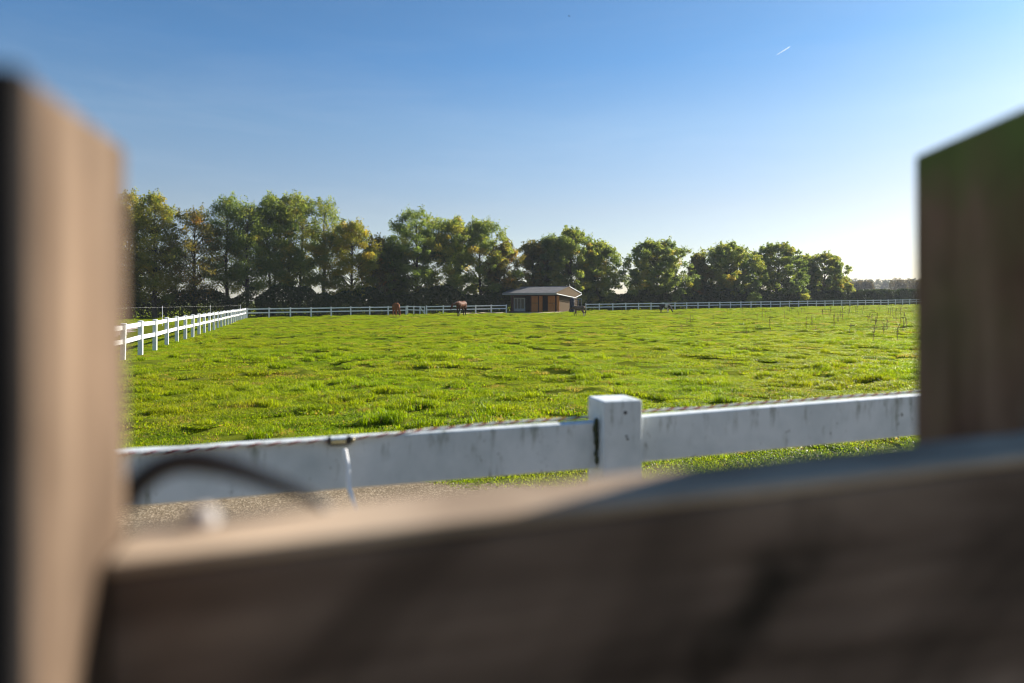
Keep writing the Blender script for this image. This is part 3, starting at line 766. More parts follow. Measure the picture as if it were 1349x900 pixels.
T = [  # px, top y, width px, extra distance, kind, options, label
 (92, 262, 60, 9, 'leaf_green', dict(stems=2, base=.12), 'tall green tree hidden behind the left gate upright, outermost of the row'),
 (135, 258, 52, 8, 'leaf_yellow', dict(base=.12), 'yellowish tree hidden behind the left gate upright, second of the row'),
 (170, 254, 44, 9, 'leaf_yellow', dict(base=.12, tint=.5), 'yellow green tree half hidden behind the blurred left gate upright'),
 (204, 254, 54, 8, 'leaf_yellow', dict(base=.10, tint=.42, nleaf=14000, prof=(.95, .55)), 'tall tree turning yellow, standing just right of the left gate upright'),
 (256, 276, 62, 8, 'leaf_autumn', dict(base=.14, dens=.7, tint=.42, tvar=.3), 'thin tree with orange leaf clusters, second right of the left gate upright'),
 (299, 259, 42, 9, 'leaf_green', dict(base=.24, dens=.55, tint=.35), 'slender open green tree between the orange one and the tall dense one'),
 (326, 268, 40, 8, 'leaf_green', dict(base=.2, dens=.7, tint=.42, stems=2), 'slim green tree with two stems leaning against the tall dense crown'),
 (362, 256, 50, 9, 'leaf_green', dict(base=.22, tint=.42, stems=2, nleaf=13000), 'tallest dense green tree above the back fence corner'),
 (390, 255, 52, 8.5, 'leaf_green', dict(base=.22, tint=.55, stems=2, nleaf=12000), 'tall green tree, lit side of the pair above the back fence corner'),
 (427, 263, 42, 10, 'leaf_green', dict(base=.24, dens=.42, tint=.5), 'tall thin tree with sparse see-through crown beside a yellow one'),
 (463, 293, 60, 7, 'leaf_yellow', dict(base=.14, tint=.55, tvar=.25, nleaf=12000), 'broad tree with yellow green leaves, left of the gap in the row'),
 (497, 312, 34, 9, 'leaf_autumn', dict(base=.15, dens=.5, tint=.42), 'small half bare russet tree in the gap of the row'),
 (519, 318, 38, 9, 'leaf_green', dict(base=.12, dens=.8, tint=.25), 'low dark green tree in the gap behind the chestnut horse'),
 (549, 277, 76, 9, 'leaf_green', dict(base=.17, tint=.36, nleaf=16000, nclump=85), 'large dark green tree rising above the white gate'),
 (594, 287, 64, 8, 'leaf_green', dict(base=.14, tint=.62, tvar=.25, nleaf=13500), 'large olive green tree behind the bay horse'),
 (632, 290, 68, 9.5, 'leaf_green', dict(base=.1, tint=.5, nleaf=14000), 'large green tree sloping down towards the shed'),
 (664, 318, 40, 7, 'leaf_autumn', dict(base=.08, dens=.8, tint=.36, tvar=.22), 'yellow and orange tree standing left of the shed'),
 (702, 318, 44, 11, 'leaf_autumn', dict(base=.1, dens=.85, tint=.25, tvar=.25), 'dull orange and green tree behind the shed roof'),
 (722, 312, 48, 12, 'leaf_green', dict(base=.1, tint=.28), 'dark green tree behind the middle of the shed roof'),
 (752, 302, 64, 9, 'leaf_green', dict(base=.06, tint=.46, nleaf=14000), 'highest round green tree, right above the shed gable'),
 (787, 318, 54, 8, 'leaf_green', dict(base=.04, tint=.52, nleaf=12500), 'round green tree just right of the shed'),
 (865, 317, 84, 9, 'leaf_green', dict(base=.05, tint=.42, nleaf=19000, nclump=95), 'broad round green tree standing alone above the black and white pony'),
 (921, 336, 28, 10, 'leaf_autumn', dict(base=.05, tint=.26, dens=.7), 'small brownish tree tucked between two round green ones'),
 (957, 321, 78, 9, 'leaf_green', dict(base=.04, tint=.5, nleaf=18000, nclump=90), 'round green tree with lit right side, third from the right end of the row'),
 (1025, 321, 72, 9, 'leaf_green', dict(base=.04, tint=.42, nleaf=17000, nclump=85), 'round dark green tree, second from the right end of the row'),
 (1061, 338, 26, 12, 'leaf_green', dict(base=.04, tint=.5, dens=.7), 'narrow green tree squeezed between the last two round ones'),
 (1086, 334, 58, 9, 'leaf_green', dict(base=.04, tint=.55, nleaf=14000), 'round olive green tree at the right end of the row'),
]
for i, (px, ty, wpx, ex, kind, kw, lab) in enumerate(T):
    d = far_d(px) + ex + (i % 3) * .6; x = at(px, d)
    H = zpix(ty, d) - float(base_z(x, d)); W = wpx / F * d * (1.28 if px < 700 else 1.1)
    make_tree('broadleaf_tree', x, d, H, W, lab, kind, seed=i, lsz=.10 * d / 100 + .022, **kw)

def make_hedge(name, p0, p1, h, th, n, label, leaf='leaf_dark', lsz=.14, tint=.45, hvar=.35, seed=1, cat='hedge'):
    r = np.random.default_rng(seed); p0, p1 = np.array(p0, float), np.array(p1, float); ln = np.hypot(*(p1 - p0)); d = (p1 - p0) / ln; nn = np.array([-d[1], d[0]])
    s = r.uniform(0, ln, n); u = r.uniform(0, 1, n)
    top = h * (1 - hvar + hvar * (1.3 * vnoise(s * .35, s * 0, seed) + .5 * vnoise(s * 1.3, s * 0, seed + 1)))
    z = top * u ** .75
    halfw = th / 2 * (1 - .45 * u ** 3) * (.75 + .5 * vnoise(s * .6, z * .8, seed + 2))
    v = np.where(r.uniform(0, 1, n) < .6, np.sign(r.uniform(-1, 1, n)) * r.uniform(.6, 1, n), r.uniform(-1, 1, n)) * halfw
    xy = p0 + d * s[:, None] + nn * v[:, None]
    root = tag(empty(name, (p0[0], p0[1], float(base_z(*p0)))), label, cat)
    C = np.concatenate([xy - p0, (z + base_z(xy[:, 0], 0) - base_z(*p0))[:, None]], 1)
    V, Fq = leaf_quads(C, lsz, r)
    tt = np.clip(tint + .5 * (vnoise(s * .5, z * .7, seed + 3) - .5) + r.normal(0, .12, n), 0, 1)
    link('foliage', np_mesh('foliage', V, Fq, tt), leaf, root)
    b = MB()
    for q in np.arange(.6, ln, 1.6):
        x, y = d * q + nn * r.uniform(-.2, .2); zz = float(base_z(p0[0] + x, 0) - base_z(*p0)); b.tube([(x, y, zz - .1), (x + r.uniform(-.15, .15), y, zz + h * .35), (x + r.uniform(-.3, .3), y, zz + h * .7)], [.06, .045, .02], 5)
    b.build('stem', 'bark', root)
    return root
A = lambda px, ex: (at(px, far_d(px) + ex), far_d(px) + ex)
make_hedge('hedge', (-95, 84), A(335, 5.5), 3.2, 2.6, 42000, 'dark wild hedge beyond the gravel yard on the left', seed=2, lsz=.15)
make_hedge('hedge', A(338, 5.2), A(672, 6.0), 3.5, 2.6, 42000, 'dark wild hedge under the trees behind the white gate', seed=3, lsz=.15)
make_hedge('hedge', A(690, 9.5), A(930, 6.0), 3.2, 2.6, 36000, 'dark wild hedge behind the shed and the round trees', seed=4, lsz=.16)
make_hedge('hedge', A(932, 6.5), A(1108, 5.0), 3.6, 2.8, 36000, 'dark wild hedge below the last three round trees', seed=5, lsz=.18)
make_hedge('clipped_hedge', A(1104, 6.5), A(1290, 6.5), 3.35, 2.2, 60000, 'dark straight clipped hedge running right behind the end of the back fence', seed=6, lsz=.17, hvar=.10, tint=.3)
# woods in the distance at the right
def wood(name, px0, px1, d, y0, y1, leaf, n, lsz, label, seed):
    r = np.random.default_rng(seed); V = []
    m = max(4, int((px1 - px0) / 5.5)); C = []
    for i in range(m):
        px = px0 + (px1 - px0) * (i + r.uniform(-.4, .4)) / m; dd = d + r.uniform(-.05, .09) * d; top = zpix(y0 + (y1 - y0) * r.uniform(0, .75), dd); x = at(px, dd)
        w = (px1 - px0) / m / F * dd * r.uniform(.9, 1.9); k = n // m
        q = r.normal(0, 1, (k, 3)); q /= np.linalg.norm(q, axis=1)[:, None]; q *= r.uniform(.3, 1, k)[:, None] ** .4
        zb = float(base_z(x, dd)); c = (top + zb) / 2
        C.append(np.stack([x + q[:, 0] * w, dd + q[:, 1] * w, c + q[:, 2] * (top - zb) / 2], -1))
    C = np.concatenate(C); V, Fq = leaf_quads(C, lsz, r)
    o = link(name, np_mesh(name, V, Fq, np.clip(r.normal(.5, .2, len(C)), 0, 1)), leaf); tag(o, label, 'wood', None, 'stuff')
wood('distant_wood', 1035, 1420, 620, 365, 371, 'leaf_far', 60000, .75, 'grey blue wood on the horizon right of the tree row', 41)
wood('autumn_wood', 1085, 1146, 330, 368, 374, 'leaf_brown', 26000, .4, 'russet wood between the last round tree and the horizon wood', 42)
wood('russet_wood', 1181, 1420, 340, 365, 371, 'leaf_brown', 50000, .4, 'brownish wood above the clipped hedge beside the right gate upright', 43)

# ------------------------------------------------------------------ shed
BETA = R(30)
sx0, sy0 = -.17, 102.0
shed = tag(empty('stable_shed', (sx0, sy0, float(base_z(3, 0)) + .01), -BETA), 'wooden horse stable with wide grey roof and orange doors at the back of the field', 'shed')
SL, SD = 8.0, 6.2
MB().box(-.2, -1.5, -.25, SL + .2, SD + .1, .05).build('floor_slab', 'concrete', shed)
MB().box(.1, SD - .08, .05, SL - .1, SD, 2.75).build('back_wall', 'shed_pale', shed)
w = MB(); w.poly([(SL - .08, .08, .05), (SL, .08, .05), (SL, SD, .05), (SL - .08, SD, .05), (SL - .08, .08, 2.72), (SL, .08, 2.72), (SL, SD, 2.72), (SL - .08, SD, 2.72)],
       [(0, 3, 2, 1), (4, 5, 6, 7), (0, 1, 5, 4), (1, 2, 6, 5), (2, 3, 7, 6), (3, 0, 4, 7)])
for z in np.arange(.2, 2.6, .16):
    w.box(SL + .001, .1, z, SL + .014, SD, z + .15)
w.build('side_wall', 'shed_pale', shed)
MB().box(0, .08, .05, .08, SD - .1, 2.72).build('side_wall', 'shed_pale', shed)
MB().box(.1, 2.4, .05, SL - .1, 2.45, 2.7).build('inner_wall', 'shed_dark', shed)
MB().box(0, -.06, .05, .2, .08, 2.75).build('corner_post', 'shed_brown', shed, .01, 1)
MB().box(.22, 0, 2.4, SL - .01, .07, 2.78).build('lintel', 'shed_brown', shed)
wn = MB().box(.5, -.02, .12, 2.45, .03, .55).box(.5, -.02, .55, .68, .03, 2.0).box(2.27, -.02, .55, 2.45, .03, 2.0).box(.5, -.02, 2.0, 2.45, .03, 2.12).box(1.06, -.02, .55, 1.2, .03, 2.0).box(1.64, -.02, .55, 1.78, .03, 2.0).build('window', 'shed_grey', shed)
MB().box(.68, .035, .5, 2.27, .045, 2.05).build('pane', 'glass', wn)
MB().box(.22, .05, .05, .49, .07, 2.4).build('wall_panel', 'shed_brown', shed)
MB().box(.5, .02, 2.13, 2.45, .06, 2.39).build('wall_panel', 'shed_dark', shed)
def door(x0, x1):
    dr = MB()
    for i in range(6):
        a, b_ = x0 + (x1 - x0) * i / 6 + .004, x0 + (x1 - x0) * (i + 1) / 6 - .004
        dr.box(a, -.03, .1, b_, .02, 1.33); dr.box(a, -.03, 1.39, b_, .02, 2.38)
    o = dr.build('door', 'shed_wood', shed)
    MB().box(x0 + .03, -.055, .25, x1 - .03, -.032, .37).box(x0 + .03, -.055, 1.1, x1 - .03, -.032, 1.22).box(x0 + .03, -.055, 2.1, x1 - .03, -.032, 2.22).build('ledge', 'shed_wood', o)
    MB().box(x1 - .2, -.07, 1.24, x1 - .06, -.056, 1.29).build('bolt', 'steel', o)
door(3.5, 4.55); door(6.2, 7.33)
MB().box(4.57, -.05, .05, 4.76, .08, 2.4).build('corner_post', 'shed_brown', shed, .01, 1)
MB().box(4.78, -.01, .05, 5.3, .05, 2.4).build('wall_panel', 'shed_wood', shed)
MB().box(3.3, -.03, .05, 3.48, .08, 2.4).build('corner_post', 'shed_brown', shed, .01, 1)
MB().box(7.35, -.05, .05, 7.6, .08, 2.4).build('corner_post', 'shed_brown', shed, .01, 1)
MB().box(7.62, -.01, .05, SL - .002, .05, 2.4).build('wall_panel', 'shed_wood', shed)
# roof: low gable, front overhang of 1.8 m
EY0, EY1, EZ, RZ_ = -2.0, 6.6, 2.82, 3.78; RY = (EY0 + EY1) / 2
def slab(xa, xb, y0, z0, y1, z1, t):
    return MB().poly([(xa, y0, z0 - t), (xb, y0, z0 - t), (xb, y1, z1 - t), (xa, y1, z1 - t), (xa, y0, z0), (xb, y0, z0), (xb, y1, z1), (xa, y1, z1)],
                     [(0, 3, 2, 1), (4, 5, 6, 7), (0, 1, 5, 4), (1, 2, 6, 5), (2, 3, 7, 6), (3, 0, 4, 7)])
rf = slab(-.35, SL + .57, EY0, EZ, RY - .002, RZ_, .07).build('roof', 'roof', shed)
slab(-.35, SL + .57, RY + .002, RZ_, EY1, EZ, .07).build('roof', 'roof', shed)
MB().tube([(-.36, RY, RZ_ - .01), (SL + .58, RY, RZ_ - .01)], .07, 8).build('ridge_cap', 'roof', rf)
MB().box(-.34, EY0 + .01, EZ - .26, SL + .56, EY0 + .05, EZ - .075).build('fascia', 'shed_grey', shed)
MB().box(-.3, EY0 + .06, EZ - .13, SL + .2, -.08, EZ - .09).build('soffit', 'shed_brown', shed)
gx = SL + .52
VY, VZ = EY0 + 6.2, 2.16
MB().poly([(gx - .04, EY0 + .06, EZ - .09), (gx, EY0 + .06, EZ - .09), (gx - .04, RY, RZ_ - .08), (gx, RY, RZ_ - .08), (gx - .04, EY1 - .05, EZ - .09), (gx, EY1 - .05, EZ - .09), (gx - .04, VY, VZ + .05), (gx, VY, VZ + .05)],
          [(1, 7, 5, 3), (0, 2, 4, 6), (0, 1, 3, 2), (2, 3, 5, 4), (4, 5, 7, 6), (6, 7, 1, 0)]).build('gable_panel', 'shed_pale', shed)
for a, b_ in (((RY, RZ_ + .0), (EY1, EZ + .0)), ((EY0 + .05, EZ - .14), (VY - .04, VZ)), ((VY + .04, VZ), (EY1, EZ - .16))):
    MB().bar((gx + .05, a[0], a[1]), (gx + .05, b_[0], b_[1]), .04, .11).build('bargeboard', 'white', shed)
MB().bar((gx + .05, EY0, EZ - .02), (gx + .05, RY, RZ_ - .02), .04, .14).build('bargeboard', 'shed_pale', shed)

# water tank and slatted rack at the shed's far corner
tx, ty_ = at(753.6, 98.0), 98.0
tk = tag(empty('water_tank', (tx, ty_, float(gz(tx, ty_)))), 'dark navy ribbed water tank at the right corner of the stable shed', 'tank')
b = MB(); prof_ = [(0, .33)]
for i in range(9):
    prof_ += [(.1 + i * .2, .36), (.19 + i * .2, .36), (.21 + i * .2, .34), (.28 + i * .2, .34)]
prof_ += [(1.98, .34), (2.06, .22), (2.1, .1)]
b.tube([(0, 0, z) for z, _ in prof_], [r_ for _, r_ in prof_], 20); b.build('body', 'tank', tk)
MB().tube([(0, 0, 2.1), (0, 0, 2.18)], .13, 14).build('lid', 'tank', tk)
hx, hy = at(761, 98.6), 98.6
rk = tag(empty('hay_rack', (hx, hy, float(gz(hx, hy))), R(-12)), 'grey slatted rack standing beside the dark navy tank', 'rack')
for z in (.5, .8, 1.1, 1.4, 1.7):
    MB().box(-.40, -.02, z, .55, .02, z + .12).build('slat', 'tank' if z > .6 else 'shed_grey', rk)
for x in (-.38, .1, .52):
    MB().box(x - .03, .022, 0, x + .03, .07, 1.95).build('leg', 'shed_grey', rk)
MB().box(-.42, -.04, 1.86, .57, .09, 1.95).build('top_rail', 'shed_grey', rk)

# ------------------------------------------------------------------ horses
def horse(name, loc, yaw, scale, coat, hair, label, head='graze', lean=0, leg_shift=(0, 0, 0, 0), cat='horse', sock=None, turn=0):
    root = tag(empty(name, loc, yaw), label, cat, 'horses on the field')
    b = MB()
    def limb(pts):
        for (p, q) in zip(pts, pts[1:]):
            P0, P1 = Vector(p[:3]), Vector(q[:3]); n = max(2, int((P1 - P0).length / (.45 * min(p[3], q[3])))) ; n = min(n, 24)
            for i in range(n + 1):
                t = i / n; c = P0.lerp(P1, t); r_ = p[3] + (q[3] - p[3]) * t; b.ball(c, r_, (1, 1, 1), 10, 8)
    limb([(-.62, 0, 1.27, .27), (-.3, 0, 1.20, .30), (.1, 0, 1.17, .31), (.45, 0, 1.23, .28), (.62, 0, 1.22, .23)])
    limb([(-.55, 0, 1.42, .15), (-.2, 0, 1.38, .14), (.2, 0, 1.37, .14), (.45, 0, 1.45, .13)])
    ty = math.sin(turn)
    if head == 'graze':
        nk = [(.6, 0, 1.28, .22), (.82, .1 * ty, 1.08, .17), (1.02, .25 * ty, .78, .13), (1.16, .4 * ty, .50, .105)]
        hd = [(1.16, .4 * ty, .50, .11), (1.22, .42 * ty, .36, .105), (1.29, .43 * ty, .2, .075), (1.32, .43 * ty, .09, .06)]
        ears = [(1.10, .4 * ty, .56)]
    elif head == 'low':
        nk = [(.6, 0, 1.32, .22), (.85, .12 * ty, 1.32, .17), (1.1, .3 * ty, 1.25, .13), (1.25, .42 * ty, 1.18, .115)]
        hd = [(1.25, .42 * ty, 1.18, .115), (1.36, .48 * ty, 1.02, .105), (1.45, .53 * ty, .84, .08), (1.48, .55 * ty, .74, .065)]
        ears = [(1.2, .42 * ty, 1.28)]
    else:
        nk = [(.6, 0, 1.32, .22), (.85, .1 * ty, 1.5, .17), (1.02, .25 * ty, 1.68, .13), (1.1, .3 * ty, 1.78, .115)]
        hd = [(1.1, .3 * ty, 1.78, .115), (1.25, .4 * ty, 1.68, .105), (1.42, .5 * ty, 1.53, .075), (1.48, .54 * ty, 1.46, .065)]
        ears = [(1.05, .3 * ty, 1.88)]
    limb(nk); limb(hd)
    b.ball((hd[1][0], hd[1][1], hd[1][2] + .01), .11, (1, .8, 1), 10, 8)
    for s, k in ((1, 0), (-1, 1)):
        dx = leg_shift[k]
        limb([(.47, .13 * s, 1.12, .16), (.47 + dx * .2, .16 * s, .86, .11), (.50 + dx * .6, .16 * s, .5, .062), (.5 + dx * .9, .16 * s, .46, .06), (.49 + dx, .16 * s, .14, .042), (.53 + dx, .16 * s, .05, .055)])
        dx = leg_shift[k + 2]
        limb([(-.55, .14 * s, 1.18, .2), (-.45 + dx * .2, .18 * s, .9, .15), (-.62 + dx * .6, .17 * s, .62, .085), (-.70 + dx * .8, .17 * s, .5, .062), (-.64 + dx, .17 * s, .14, .044), (-.59 + dx, .17 * s, .05, .056)])
        e = ears[0]; limb([(e[0], e[1] + .06 * s, e[2], .03), (e[0] - .02, e[1] + .075 * s, e[2] + .11, .012)])
    me = bpy.data.meshes.new('body'); me.from_pydata(b.v, [], b.f); me.update()
    o = link('body', me, coat, root)
    rm = o.modifiers.new('r', 'REMESH'); rm.mode = 'VOXEL'; rm.voxel_size = .022
    sm = o.modifiers.new('s', 'SMOOTH'); sm.iterations = 4
    dg = bpy.context.evaluated_depsgraph_get(); m2 = bpy.data.meshes.new_from_object(o.evaluated_get(dg)); o.modifiers.clear(); o.data = m2
    for p in m2.polygons:
        p.use_smooth = True
    if not m2.materials:
        m2.materials.append(M[coat])
    # mane and tail
    mn = MB(); pts = nk + [(hd[0][0] + .02, hd[0][1], hd[0][2] + .03, .1)]
    for (p, q) in zip(pts, pts[1:]):
        P0, P1 = Vector(p[:3]), Vector(q[:3]); ax = (P1 - P0).normalized(); up = Vector((0, 1, 0)).cross(ax) * -1
        if up.z < 0 and head != 'graze':
            up = -up
        if head == 'graze':
            up = Vector((abs(up.x), up.y, abs(up.z)))
        for i in range(7):
            t = i / 7; c = P0.lerp(P1, t) + up * (p[3] + (q[3] - p[3]) * t) * .98
            mn.tube([c, c + Vector((0, .07, .01)), c + Vector((random.uniform(-.03, .03), .13, -.14 - random.uniform(0, .08)))], [.028, .026, .006], 5)
    mn.build('mane', hair, root, smooth_=True)
    tl_ = MB()
    for i in range(9):
        y = random.gauss(0, .03); e = random.gauss(0, .05)
        tl_.tube([(-.86, y * .4, 1.36), (-.96, y, 1.2), (-.97 + e * .4, y * 1.6, .85), (-.93 + e, y * 2, .42 + random.uniform(0, .15))], [.03, .04, .035, .008], 6)
    tl_.build('tail', hair, root, smooth_=True)
    if sock:
        MB().tube([(-.645, .17, .10), (-.655, .17, .22), (-.69, .17, .45)], [.062, .058, .068], 10).build('white_sock', 'hair_white', root, smooth_=True)
    root.scale = (scale,) * 3
    return root
def H_at(px, py):
    p = gpix(px, py); return (p[0], p[1], float(gz(p[0], p[1])) - .01)
horse('chestnut_horse', H_at(522.0, 416.6), R(-66), 1.10, 'coat_chestnut', 'hair_red', 'chestnut horse grazing head down in front of the back fence', 'graze', turn=.2, leg_shift=(.12, -.1, .05, -.1))
horse('bay_horse', H_at(607.5, 416.6), R(-116), 1.16, 'coat_bay', 'hair_dark', 'dark bay horse with black legs standing between the white gate and the shed', 'low', turn=-.6, leg_shift=(.2, -.12, .1, -.15))
horse('brown_pony', H_at(763, 417.3), R(172), .72, 'coat_brown', 'hair_dark', 'brown pony standing side-on in front of the shed with a white hind leg', 'low', leg_shift=(.15, -.05, .05, -.2), sock=1, cat='pony', turn=.3)
horse('spotted_pony', H_at(876, 412.3), R(-14), .74, 'coat_pinto', 'hair_dark', 'black and white pony grazing alone right of the shed', 'graze', leg_shift=(.1, -.1, .1, -.1), cat='pony')

# trough and dark post by the far gate
p = H_at(517.5, 413.6)
tr = tag(empty('water_trough', (p[0] - .1, p[1] + .9, p[2]), R(8)), 'low black trough beside the chestnut horse', 'trough')
b = MB(); b.poly([(-.55, -.3, .0), (.55, -.3, 0), (.55, .3, 0), (-.55, .3, 0), (-.62, -.36, .58), (.62, -.36, .58), (.62, .36, .58), (-.62, .36, .58), (-.55, -.3, .58), (.55, -.3, .58), (.55, .3, .58), (-.55, .3, .58), (-.5, -.26, .1), (.5, -.26, .1), (.5, .26, .1), (-.5, .26, .1)],
    [(0, 3, 2, 1), (0, 1, 5, 4), (1, 2, 6, 5), (2, 3, 7, 6), (3, 0, 4, 7), (4, 5, 9, 8), (5, 6, 10, 9), (6, 7, 11, 10), (7, 4, 8, 11), (8, 9, 13, 12), (9, 10, 14, 13), (10, 11, 15, 14), (11, 8, 12, 15), (12, 13, 14, 15)])
b.build('basin', 'black', tr); MB().box(-.5, -.26, .4, .5, .26, .42).build('water_surface', 'glass', tr)
p = H_at(533.6, 415)
b = MB().tube([(0, 0, -.2), (.02, 0, .6), (.01, .02, 1.18)], [.09, .085, .07], 8).build('wooden_post', 'shed_dark', None, loc=p)
tag(b, 'dark weathered post in front of the white gate, right of the chestnut horse', 'post')

# electric wire fence beyond the side fence
ew = [(at(px, d), d) for px, d in ((60, 40), (140, 47), (214, 55), (277, 66), (317, 76))]
we = tag(empty('wire_fence', (ew[0][0], ew[0][1], float(base_z(ew[0][0], 0)))), 'thin wire fence on slim white stakes beyond the left field fence', 'fence')
o3 = Vector(we.location); tp = []
for x, y in ew:
    q = Vector((x, y, float(base_z(x, y)))) - o3
    MB().tube([q + Vector((0, 0, -.1)), q + Vector((0, 0, 1.62))], .022, 6).build('stake', 'white', we); tp.append(q)
for z in (1.5,):
    MB().tube([q + Vector((.03, 0, z)) for q in tp], .0035, 4).build('wire', 'cable', we)

# ------------------------------------------------------------------ dry weed stalks on the right of the field
def stalk_mesh(h, seed):
    r = random.Random(seed); b = MB()
    pts = [(0, 0, 0), (r.gauss(0, .02), r.gauss(0, .02), h * .4), (r.gauss(0, .03), r.gauss(0, .03), h * .75), (r.gauss(0, .05), r.gauss(0, .05), h)]
    b.tube(pts, [.008, .007, .006, .003], 5)
    for i in range(44):
        t = r.uniform(.22, 1); z = h * t; a = r.uniform(0, 6.28); ln = r.uniform(.012, .055) * (1.25 - t)
        j = min(2, int(t * 3)); c = Vector(pts[j]).lerp(Vector(pts[j + 1]), t * 3 - j)
        e = c + Vector((math.cos(a) * ln, math.sin(a) * ln, ln * 1.3)); b.tube([c, e], [.005, .003], 4); b.ball(e, r.uniform(.005, .011), (1, 1, 2.4), 5, 4)
    me = bpy.data.meshes.new('weed_stalk'); me.from_pydata(b.v, [], b.f); me.update(); me.materials.append(M['stalk']); return me
SM = [stalk_mesh(1.0, s) for s in range(6)]
places = [(978, 420, 17), (1004.5, 428, 25), (997, 427, 12), (1095, 421, 18), (1099, 434, 20), (1093, 420, 12), (1129, 416, 12), (1146, 428, 15), (1144, 427, 12), (1149, 427, 14), (1164, 441, 16), (1172, 424, 22), (1087, 414, 9), (1083, 414, 10), (939, 422, 8), (1069, 430, 8), (1110, 425, 16), (1118, 418, 12), (1137, 419, 15), (1155, 434, 20), (1180, 430, 24), (1186, 426, 22), (1191, 440, 28), (1195, 433, 20), (1176, 417, 12), (1158, 412, 10), (1127, 414, 11), (1060, 412, 7), (1040, 414, 8), (1052, 418, 9), (1015, 412, 7), (1031, 409, 6), (958, 411, 6), (851, 423, 6), (905, 428, 7), (859, 441, 8), (1075, 436, 9), (1188, 411, 9), (1168, 409, 8), (1104, 410, 7), (1141, 408, 7), (898, 433, 9), (1120, 440, 14), (1183, 448, 22), (1150, 452, 16)]
rr = random.Random(77)
for i in range(34):
    py = rr.uniform(406, 445); places.append((rr.uniform(1020, 1198) if rr.random() < .75 else rr.uniform(880, 1060), py, (py - 393) * rr.uniform(.22, .5)))
for i, (px, py, hp) in enumerate(places):
    g_ = gpix(px, py); h = hp / F * g_[1] * 1.05
    o = link('weed_stalk', SM[i % 6], None, None, (g_[0], g_[1], float(gz(*g_)) - .02), random.uniform(0, 6.28)); o.scale = (.8 + .5 * random.random(),) * 2 + (h,)
    tag(o, 'thin brown seeding weed stalk standing dry in the right half of the field', 'weed stalk', 'dry weed stalks in the field')

# ------------------------------------------------------------------ sky details: vapour trail and a bird
d = 4000.0
a, b_ = Vector((at(1023, d), d, zpix(72.5, d))), Vector((at(1047, d), d + 60, zpix(61, d + 60)))
MB().tube([a.lerp(b_, t) for t in np.linspace(0, 1, 14)], [1.0, 2.0, 2.6, 3.0, 3.2, 3.4, 3.5, 3.6, 3.6, 3.5, 3.4, 3.2, 2.4, .6], 10).build('vapour_trail', 'vapour', smooth_=True)
tag(bpy.data.objects['vapour_trail'], 'short white vapour trail slanting in the blue sky at upper right', 'vapour trail')
bd = 120.0; bb = MB(); bc = Vector((at(750, bd), bd, zpix(21.5, bd)))
bb.tube([(-.16, 0, .0), (-.05, 0, .02), (.08, 0, .01), (.16, 0, .02)], [.01, .045, .04, .012], 8)
bb.poly([(.05, 0, .03), (-.05, 0, .03), (-.10, -.25, .12), (-.14, -.42, .04), (.0, -.25, .12)], [(0, 1, 2, 4), (4, 2, 3)])
bb.poly([(.05, 0, .035), (-.05, 0, .035), (-.10, .25, .12), (-.14, .42, .04), (.0, .25, .12)], [(4, 2, 1, 0), (3, 2, 4)])
bo = bb.build('bird', 'hair_dark', None, loc=bc, rz=R(-40)); tag(bo, 'tiny dark bird flying high near the top middle of the sky', 'bird')

# ------------------------------------------------------------------ air
m, nt, out = mat('haze_air')
vp = N(nt, 'ShaderNodeVolumePrincipled'); vp.inputs['Density'].default_value = HAZE; vp.inputs['Color'].default_value = (.86, .92, 1, 1); vp.inputs['Anisotropy'].default_value = .2
L(nt, vp.outputs[0], out.inputs['Volume']); M['haze'] = m
hz_ = MB().box(-330, -30, -5.5, 480, 760, 26).build('haze', 'haze'); hz_['kind'] = 'stuff'; tag(hz_, 'thin bluish autumn haze lying over the field and the woods', 'haze')

# ------------------------------------------------------------------ light, sky, camera
AZ, EL = R(54), R(27.5)
sd = Vector((math.sin(AZ) * math.cos(EL), math.cos(AZ) * math.cos(EL), math.sin(EL)))
sl = bpy.data.lights.new('sun', 'SUN'); sl.energy = 5.0; sl.angle = R(.53); sl.color = (1, .93, .82)
so = bpy.data.objects.new('sun', sl); COL.objects.link(so); so.rotation_euler = sd.to_track_quat('Z', 'Y').to_euler(); so.location = (30, 30, 60)
W = bpy.data.worlds.new('World'); S.world = W; W.use_nodes = True
nt = W.node_tree; bg = nt.nodes['Background']
sky = nt.nodes.new('ShaderNodeTexSky'); sky.sky_type = 'NISHITA'; sky.sun_disc = False
sky.sun_elevation = EL; sky.sun_rotation = AZ; sky.altitude = 50; sky.air_density = 1.0; sky.dust_density = .45; sky.ozone_density = 2.6
gen = N(nt, 'ShaderNodeTexCoord'); sxyz = N(nt, 'ShaderNodeSeparateXYZ'); L(nt, gen.outputs['Generated'], sxyz.inputs[0])
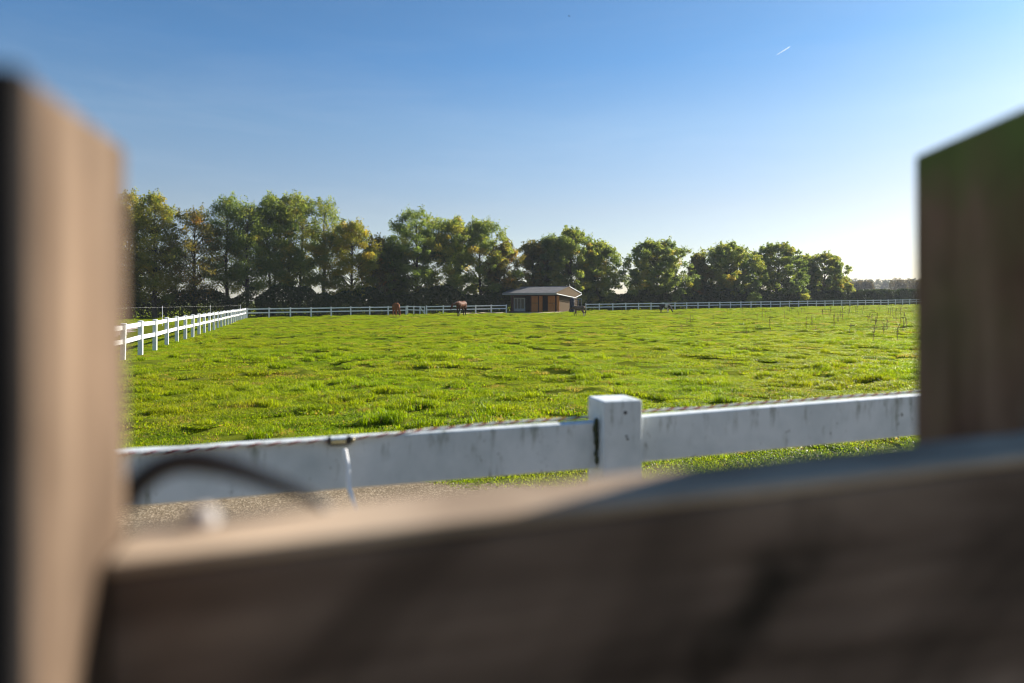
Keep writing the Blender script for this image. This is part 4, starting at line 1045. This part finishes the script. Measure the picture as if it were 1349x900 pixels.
tint_ = ramp(nt, sxyz.outputs[2], [(0.0, (.86, .88, .96)), (.06, (.92, .86, .88)), (.13, (.97, .87, .85)), (.24, (.86, .94, .97)), (.33, (.58, .85, 1.02)), (.42, (.58, .83, .98)), (.7, (.52, .8, 1.0))])
sk = mixc(nt, 1.0, sky.outputs[0], tint_, 'MULTIPLY'); cn = noise(nt, mapping(nt, gen.outputs['Generated'], (2.2, 2.2, 13), (0, R(7), 0)), 1.6, 5, .6, .4)
cm = N(nt, 'ShaderNodeMath', operation='MULTIPLY'); L(nt, ramp(nt, cn, [(.46, (0, 0, 0)), (.75, (.06, .06, .06))]), cm.inputs[0]); L(nt, ramp(nt, sxyz.outputs[2], [(0.0, (1, 1, 1)), (.22, (.7, .7, .7)), (.45, (.12, .12, .12))]), cm.inputs[1])
sk = mixc(nt, cm.outputs[0], sk, (9.0, 9.3, 9.6)); nt.links.new(sk, bg.inputs[0]); bg.inputs[1].default_value = .058

cam = bpy.data.cameras.new('camera'); co = bpy.data.objects.new('camera', cam); COL.objects.link(co); S.camera = co
co.location = (0, 0, CAM_Z); co.rotation_euler = (R(90), 0, 0)
cam.sensor_width = 36; cam.lens = 36 * F / 1349; cam.shift_y = -(450 - HY) / 1349; cam.clip_start = .01; cam.clip_end = 9000
cam.dof.use_dof = True; cam.dof.focus_distance = 26; cam.dof.aperture_fstop = 2.0; cam.dof.aperture_blades = 0

S.view_settings.view_transform = 'Standard'; S.view_settings.look = 'None'; S.view_settings.exposure = 1.2; S.view_settings.gamma = 1
S.view_settings.use_curve_mapping = False
S.render.engine = 'CYCLES'
S.cycles.max_bounces = 6; S.cycles.diffuse_bounces = 3; S.cycles.transmission_bounces = 4; S.cycles.glossy_bounces = 2
S.cycles.caustics_reflective = False; S.cycles.caustics_refractive = False
S.cycles.use_denoising = True; S.cycles.denoiser = 'OPENIMAGEDENOISE'
S.cycles.sample_clamp_indirect = 8; S.cycles.pixel_filter_type = 'BLACKMAN_HARRIS'; S.cycles.filter_width = 1.15
